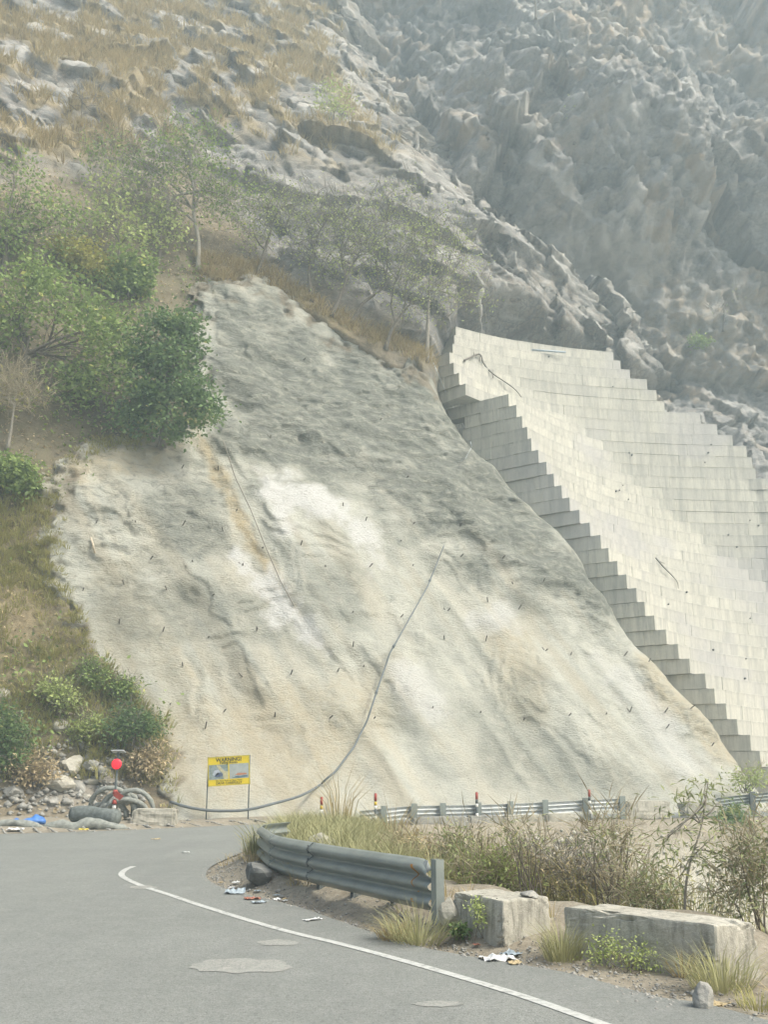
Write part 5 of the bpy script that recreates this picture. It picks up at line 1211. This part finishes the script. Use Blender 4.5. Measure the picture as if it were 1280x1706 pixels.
scrap('plastic_bag', 'pale blue crumpled plastic bag on the verge near the boulder', 'litter', gz(392, 1489), .26, .24, 'blue_litter', 6, .1)
scrap('wrapper', 'red and white wrapper on the verge below the boulder', 'litter', gz(421, 1499), .20, .14, 'red_litter', 7, .3)
scrap('wrapper', 'small pale wrapper right of the red wrapper on the verge', 'litter', gz(432, 1505), .18, .12, 'blue_litter', 17, .8)
scrap('wrapper', 'tiny red wrapper in front of the first concrete block', 'litter', gz(794, 1576), .06, .05, 'red_litter', 27, .3)
scrap('plastic_bag', 'white crumpled bag on the road edge under the blue sheet', 'litter', ground(25, 1383, .06), .42, .3, 'white_plastic', 8, .1)
scrap('wrapper', 'yellow wrapper on the grey netting at the left road edge', 'litter', ground(139, 1383, .1), .24, .18, 'yellow_litter', 9, .1)
scrap('paper_scrap', 'tiny yellow scrap lying on the asphalt near the far edge', 'litter', ground(259, 1399, .01), .2, .12, 'cardboard', 10, .1)
scrap('paper_scrap', 'tiny white scrap lying on the asphalt left of the bend verge', 'litter', ground(309, 1421, .01), .16, .08, 'white_plastic', 11, .1)
for i in range(8):
    u = rng.uniform(365, 480); v = np.interp(u, [352, 440, 500], [1472, 1499, 1514]) - rng.uniform(2, 14)
    scrap('litter_bit', 'small crumpled litter bit among the rubbish on the inner verge of the bend', 'litter', gz(u, v), rng.uniform(.06, .12), rng.uniform(.05, .1), ['white_plastic', 'blue_litter', 'cardboard', 'white_plastic'][i % 4], 300 + i, rng.uniform(0, 3))['group'] = 'rubbish on the inner verge'

# ================================================================== ROADSIDE PLANTS
def gb(u, y, dz=0.0):
    r = ray(u, 1450); x_ = float(r[0] / r[1] * y); return Vector((x_, y, zg(x_, y) - .05 + dz))
# grass inside the bend
n = 3000; x = rng.uniform(-3.2, 5.5, n); y = rng.uniform(13.5, 34, n); zz = gully_depth(x, y); u, v = proj(np.stack([x, y, zz], -1))
k = (rng.random(n) < soft(u, v, [(446, 1408), (452, 1375), (520, 1362), (640, 1362), (700, 1400), (740, 1460), (640, 1470), (540, 1440)], 14)) & (zz > -1.5)
P = np.stack([x, y, zz], -1)[k]
tag(grass_obj('verge_grass', P, rng.uniform(.2, .65, len(P)), 'grass_green', 21, nb=20, rad=.25, width=.007, lean=.7), 'pale green and straw grass filling the inside of the bend', 'grass')
n = 2600; x = rng.uniform(-3.4, 4.5, n); y = rng.uniform(7.5, 20, n); d_, sg_ = linesd(x, y, INNER); k = (sg_ < 0) & (rng.random(n) < np.exp(-((d_ - .95) / .45) ** 2) * .55) & (fbm(x, y, .9, 3, 3) > -.05)
P = np.stack([x, y, gully_depth(x, y)], -1)[k]
tag(grass_obj('dry_verge_grass', P, rng.uniform(.10, .34, len(P)), 'grass_dry', 22, nb=14, rad=.10, width=.005, lean=1.1), 'short dry grass under the guardrail and around the edge blocks', 'grass')
n = 5000; x = rng.uniform(-1, 16, n); y = rng.uniform(9, 30, n); zz = gully_depth(x, y); k = (zz < -.2) & (rng.random(n) < .85) & (fbm(x, y, 2.5, 3, 6) > -.15) & (y < 10 + 1.1 * x + 9)
P = np.stack([x, y, zz], -1)[k]
tag(grass_obj('gully_grass', P, rng.uniform(.6, 1.6, len(P)), 'grass_mixed', 23, nb=20, rad=.3, width=.006, lean=.6), 'rank grass growing in the gully behind the concrete blocks', 'grass')
def tuft(label, P, h, mat, seed, nb=90, rad=.12, width=.006, lean=.9):
    o = grass_obj('grass_tuft', [tuple(P)], [h], mat, seed, None, None, tuple(P), nb=nb, rad=rad, width=width, lean=lean); tag(o, label, 'grass tuft'); return o
tuft('arching green grass tuft at the foot of the guardrail end post', gz(700, 1572), .55, 'grass_green', 31, 330, .26, .004, 1.7)
tuft('second grass tuft left of the tuft at the guardrail end post', gz(655, 1566), .30, 'grass_dry', 32, 110, .15, .005, 1.2)
tuft('green grass tuft against the near end of the long concrete block', gz(1205, 1650), .45, 'grass_green', 33, 320, .24, .0035, 1.2)
tuft('soft green grass tuft in the gap between the two concrete blocks', gz(938, 1600), .42, 'grass_green', 34, 260, .16, .0035, .7)
tuft('green grass tuft by the far bend of the near guardrail', gz(428, 1424), .62, 'grass_green', 35, 120, .22, .009, .5)
tuft('tall straw coloured reed clump rising behind the grass of the bend', Vector((gx_(566, 30), 30, .1)), 1.9, 'grass_dry', 36, 60, .35, .014, .35)
tuft('tall straw coloured grass clump near the left end of the far guardrail', Vector((gx_(655, 28), 28, -.4)), 1.6, 'grass_dry', 37, 90, .5, .012, .5)
tuft('low grass tuft at the right edge below the long concrete block', gz(1262, 1680), .20, 'grass_mixed', 38, 90, .15, .004, 1.2)
SH = [
 ('dry_shrub', 'brown grassy shrub left of centre behind the near guardrail', 690, 19, [(662, 1392, 30, 22, 0), (700, 1378, 30, 20, 0), (728, 1402, 32, 26, 0), (690, 1420, 36, 20, 0)], 'leaf_brown', 60, 40, .10, .35, 'twig_pale'),
 ('leafy_shrub', 'green shrub with yellow tips behind the guardrail end post', 765, 17, [(758, 1385, 30, 30, 0), (790, 1408, 34, 30, 0), (745, 1430, 30, 24, 0), (775, 1445, 34, 22, 0)], 'leaf_willow', 80, 60, .09, .4, None),
 ('leafy_shrub', 'olive shrub above the first concrete block', 835, 15, [(832, 1400, 34, 30, 0), (806, 1440, 34, 26, 0), (850, 1440, 34, 28, 0), (830, 1465, 40, 16, 0)], 'leaf_olive', 80, 55, .08, .4, 'twig_pale'),
 ('dry_shrub', 'reddish brown dry shrub behind the gap between the concrete blocks', 905, 15.5, [(890, 1418, 36, 30, 0), (925, 1440, 36, 32, 0), (895, 1460, 40, 22, 0)], 'leaf_red', 80, 48, .08, .35, 'twig_grey'),
 ('dry_shrub', 'reddish brown dry shrub behind the left end of the long concrete block', 985, 14.5, [(968, 1432, 34, 34, 0), (1012, 1440, 34, 32, 0), (985, 1470, 46, 22, 0), (1040, 1465, 26, 26, 0)], 'leaf_red', 90, 46, .075, .35, 'twig_grey'),
 ('willow_sapling', 'leafy willow shoots above the reddish shrub behind the long block', 1012, 13, [(1000, 1372, 24, 18, 0), (1030, 1392, 24, 18, 0), (985, 1398, 18, 14, 0), (1045, 1368, 14, 12, 0), (1020, 1420, 22, 16, 0)], 'leaf_willow', 34, 26, .105, .2, None),
 ('willow_sapling', 'leafy willow shoots left of the reddish shrub above the first block', 882, 14.5, [(872, 1378, 14, 14, 0), (890, 1390, 16, 16, 0), (850, 1372, 12, 12, 0)], 'leaf_willow', 18, 24, .105, .2, None),
 ('willow_sapling', 'yellow green willow clump at the right edge behind the long block', 1262, 11.5, [(1245, 1405, 26, 22, 0), (1272, 1430, 26, 26, 0), (1240, 1455, 28, 24, 0), (1270, 1485, 26, 22, 0), (1276, 1375, 18, 16, 0), (1225, 1490, 26, 20, 0)], 'leaf_willow', 70, 32, .10, .22, None),
 ('leafy_shrub', 'low green shrub between the willow sapling and the long block', 1095, 12.5, [(1070, 1455, 26, 22, 0), (1110, 1470, 26, 20, 0), (1085, 1490, 30, 14, 0)], 'leaf_willow', 44, 34, .085, .25, None),
]
for i, (nm, lab, u, y, bl, lf, nc, nl, ls, asp, tw) in enumerate(SH):
    T(nm, lab, 'shrub', gb(u, y), [(a_, b_ + (26 if nm != 'willow_sapling' else 10), c_, d_, e_) for a_, b_, c_, d_, e_ in bl], lf, int(nc * .75), int(nl * .6), ls * .9, asp, None, .014, tw or 'twig_pale', 16, clump_r=.16, seed=120 + i, droop=.35, stems=10, parts=('stems', 'foliage'), twig_len=.35)
T('willow_sapling', 'tall thin willow sapling with narrow leaves rising behind the long concrete block', 'sapling', gb(1142, 11.8),
  [(1178, 1302, 16, 12, 0), (1150, 1322, 18, 10, 0), (1206, 1330, 18, 10, 0), (1128, 1345, 16, 10, 0), (1165, 1372, 24, 16, 0), (1112, 1395, 24, 18, 0), (1200, 1385, 24, 16, 0), (1098, 1432, 24, 16, 0), (1160, 1430, 26, 18, 0), (1215, 1432, 24, 16, 0), (1120, 1470, 24, 14, 0)],
  'leaf_willow', 40, 14, .11, .19, [(1142, 1500, 0), (1150, 1440, 0), (1170, 1375, 0), (1181, 1300, 0)], .02, clump_r=.13, seed=140, droop=.5, bark='bark_pale')
T('leafy_shrub', 'dark drooping green plant on the far gully side behind the willow sapling', 'shrub', atY(1222, 1385, 39.5), [(1220, 1362, 20, 16, 0), (1212, 1378, 16, 10, 0), (1236, 1372, 14, 12, 0)], 'leaf_deep', 26, 50, .22, .3, None, .03, clump_r=.25, seed=141, droop=.6, stems=4, parts=('stems', 'foliage'))
T('leafy_shrub', 'sparse grey green shrub at the foot of the retaining wall', 'shrub', atY(1244, 1318, 46), [(1238, 1300, 18, 10, 0), (1262, 1296, 14, 12, 0)], 'leaf_olive', 22, 26, .18, .4, None, .03, 'twig_pale', 10, clump_r=.3, seed=142, stems=6, parts=('stems', 'foliage'))
T('weed', 'low leafy weed in front of the long concrete block', 'weed', gz(1048, 1618), [(1020, 1572, 20, 16, .15), (1058, 1590, 22, 16, 0), (1090, 1608, 20, 12, 0), (1000, 1590, 16, 16, .2)], 'leaf_olive', 44, 20, .032, .5, None, .005, clump_r=.07, seed=143, stems=12, parts=('stems', 'foliage'))
T('weed', 'broad leaved green weed beside the pale pointed stone', 'weed', gz(768, 1562), [(764, 1549, 9, 8, 0), (774, 1553, 6, 5, 0)], 'leaf_deep', 14, 14, .05, .6, None, .006, clump_r=.05, seed=144, stems=6, parts=('stems', 'foliage'))
T('weed', 'thin weed against the road face of the first concrete block', 'weed', gz(800, 1568), [(797, 1512, 8, 10, 0), (802, 1535, 5, 10, 0)], 'leaf_olive', 14, 16, .04, .35, None, .006, clump_r=.04, seed=145, stems=3, parts=('stems', 'foliage'))

# ------------------------------------------------------------------ haze over the whole place
hb = bmesh.new(); box_bm(hb, (20, 60, 75), (230, 300, 162))
hz = link('haze', bm_mesh(hb), None); tag(hz, kind='stuff')
hm = bpy.data.materials.new('haze'); hm.use_nodes = True; ht = hm.node_tree
for n_ in list(ht.nodes):
    if n_.type == 'BSDF_PRINCIPLED': ht.nodes.remove(n_)
pv = ht.nodes.new('ShaderNodeVolumePrincipled'); pv.inputs['Density'].default_value = HAZE_DENSITY
pv.inputs['Color'].default_value = (.74, .92, 1.0, 1); pv.inputs['Anisotropy'].default_value = .2
ht.links.new(pv.outputs[0], ht.nodes['Material Output'].inputs['Volume'])
hz.data.materials.append(hm)
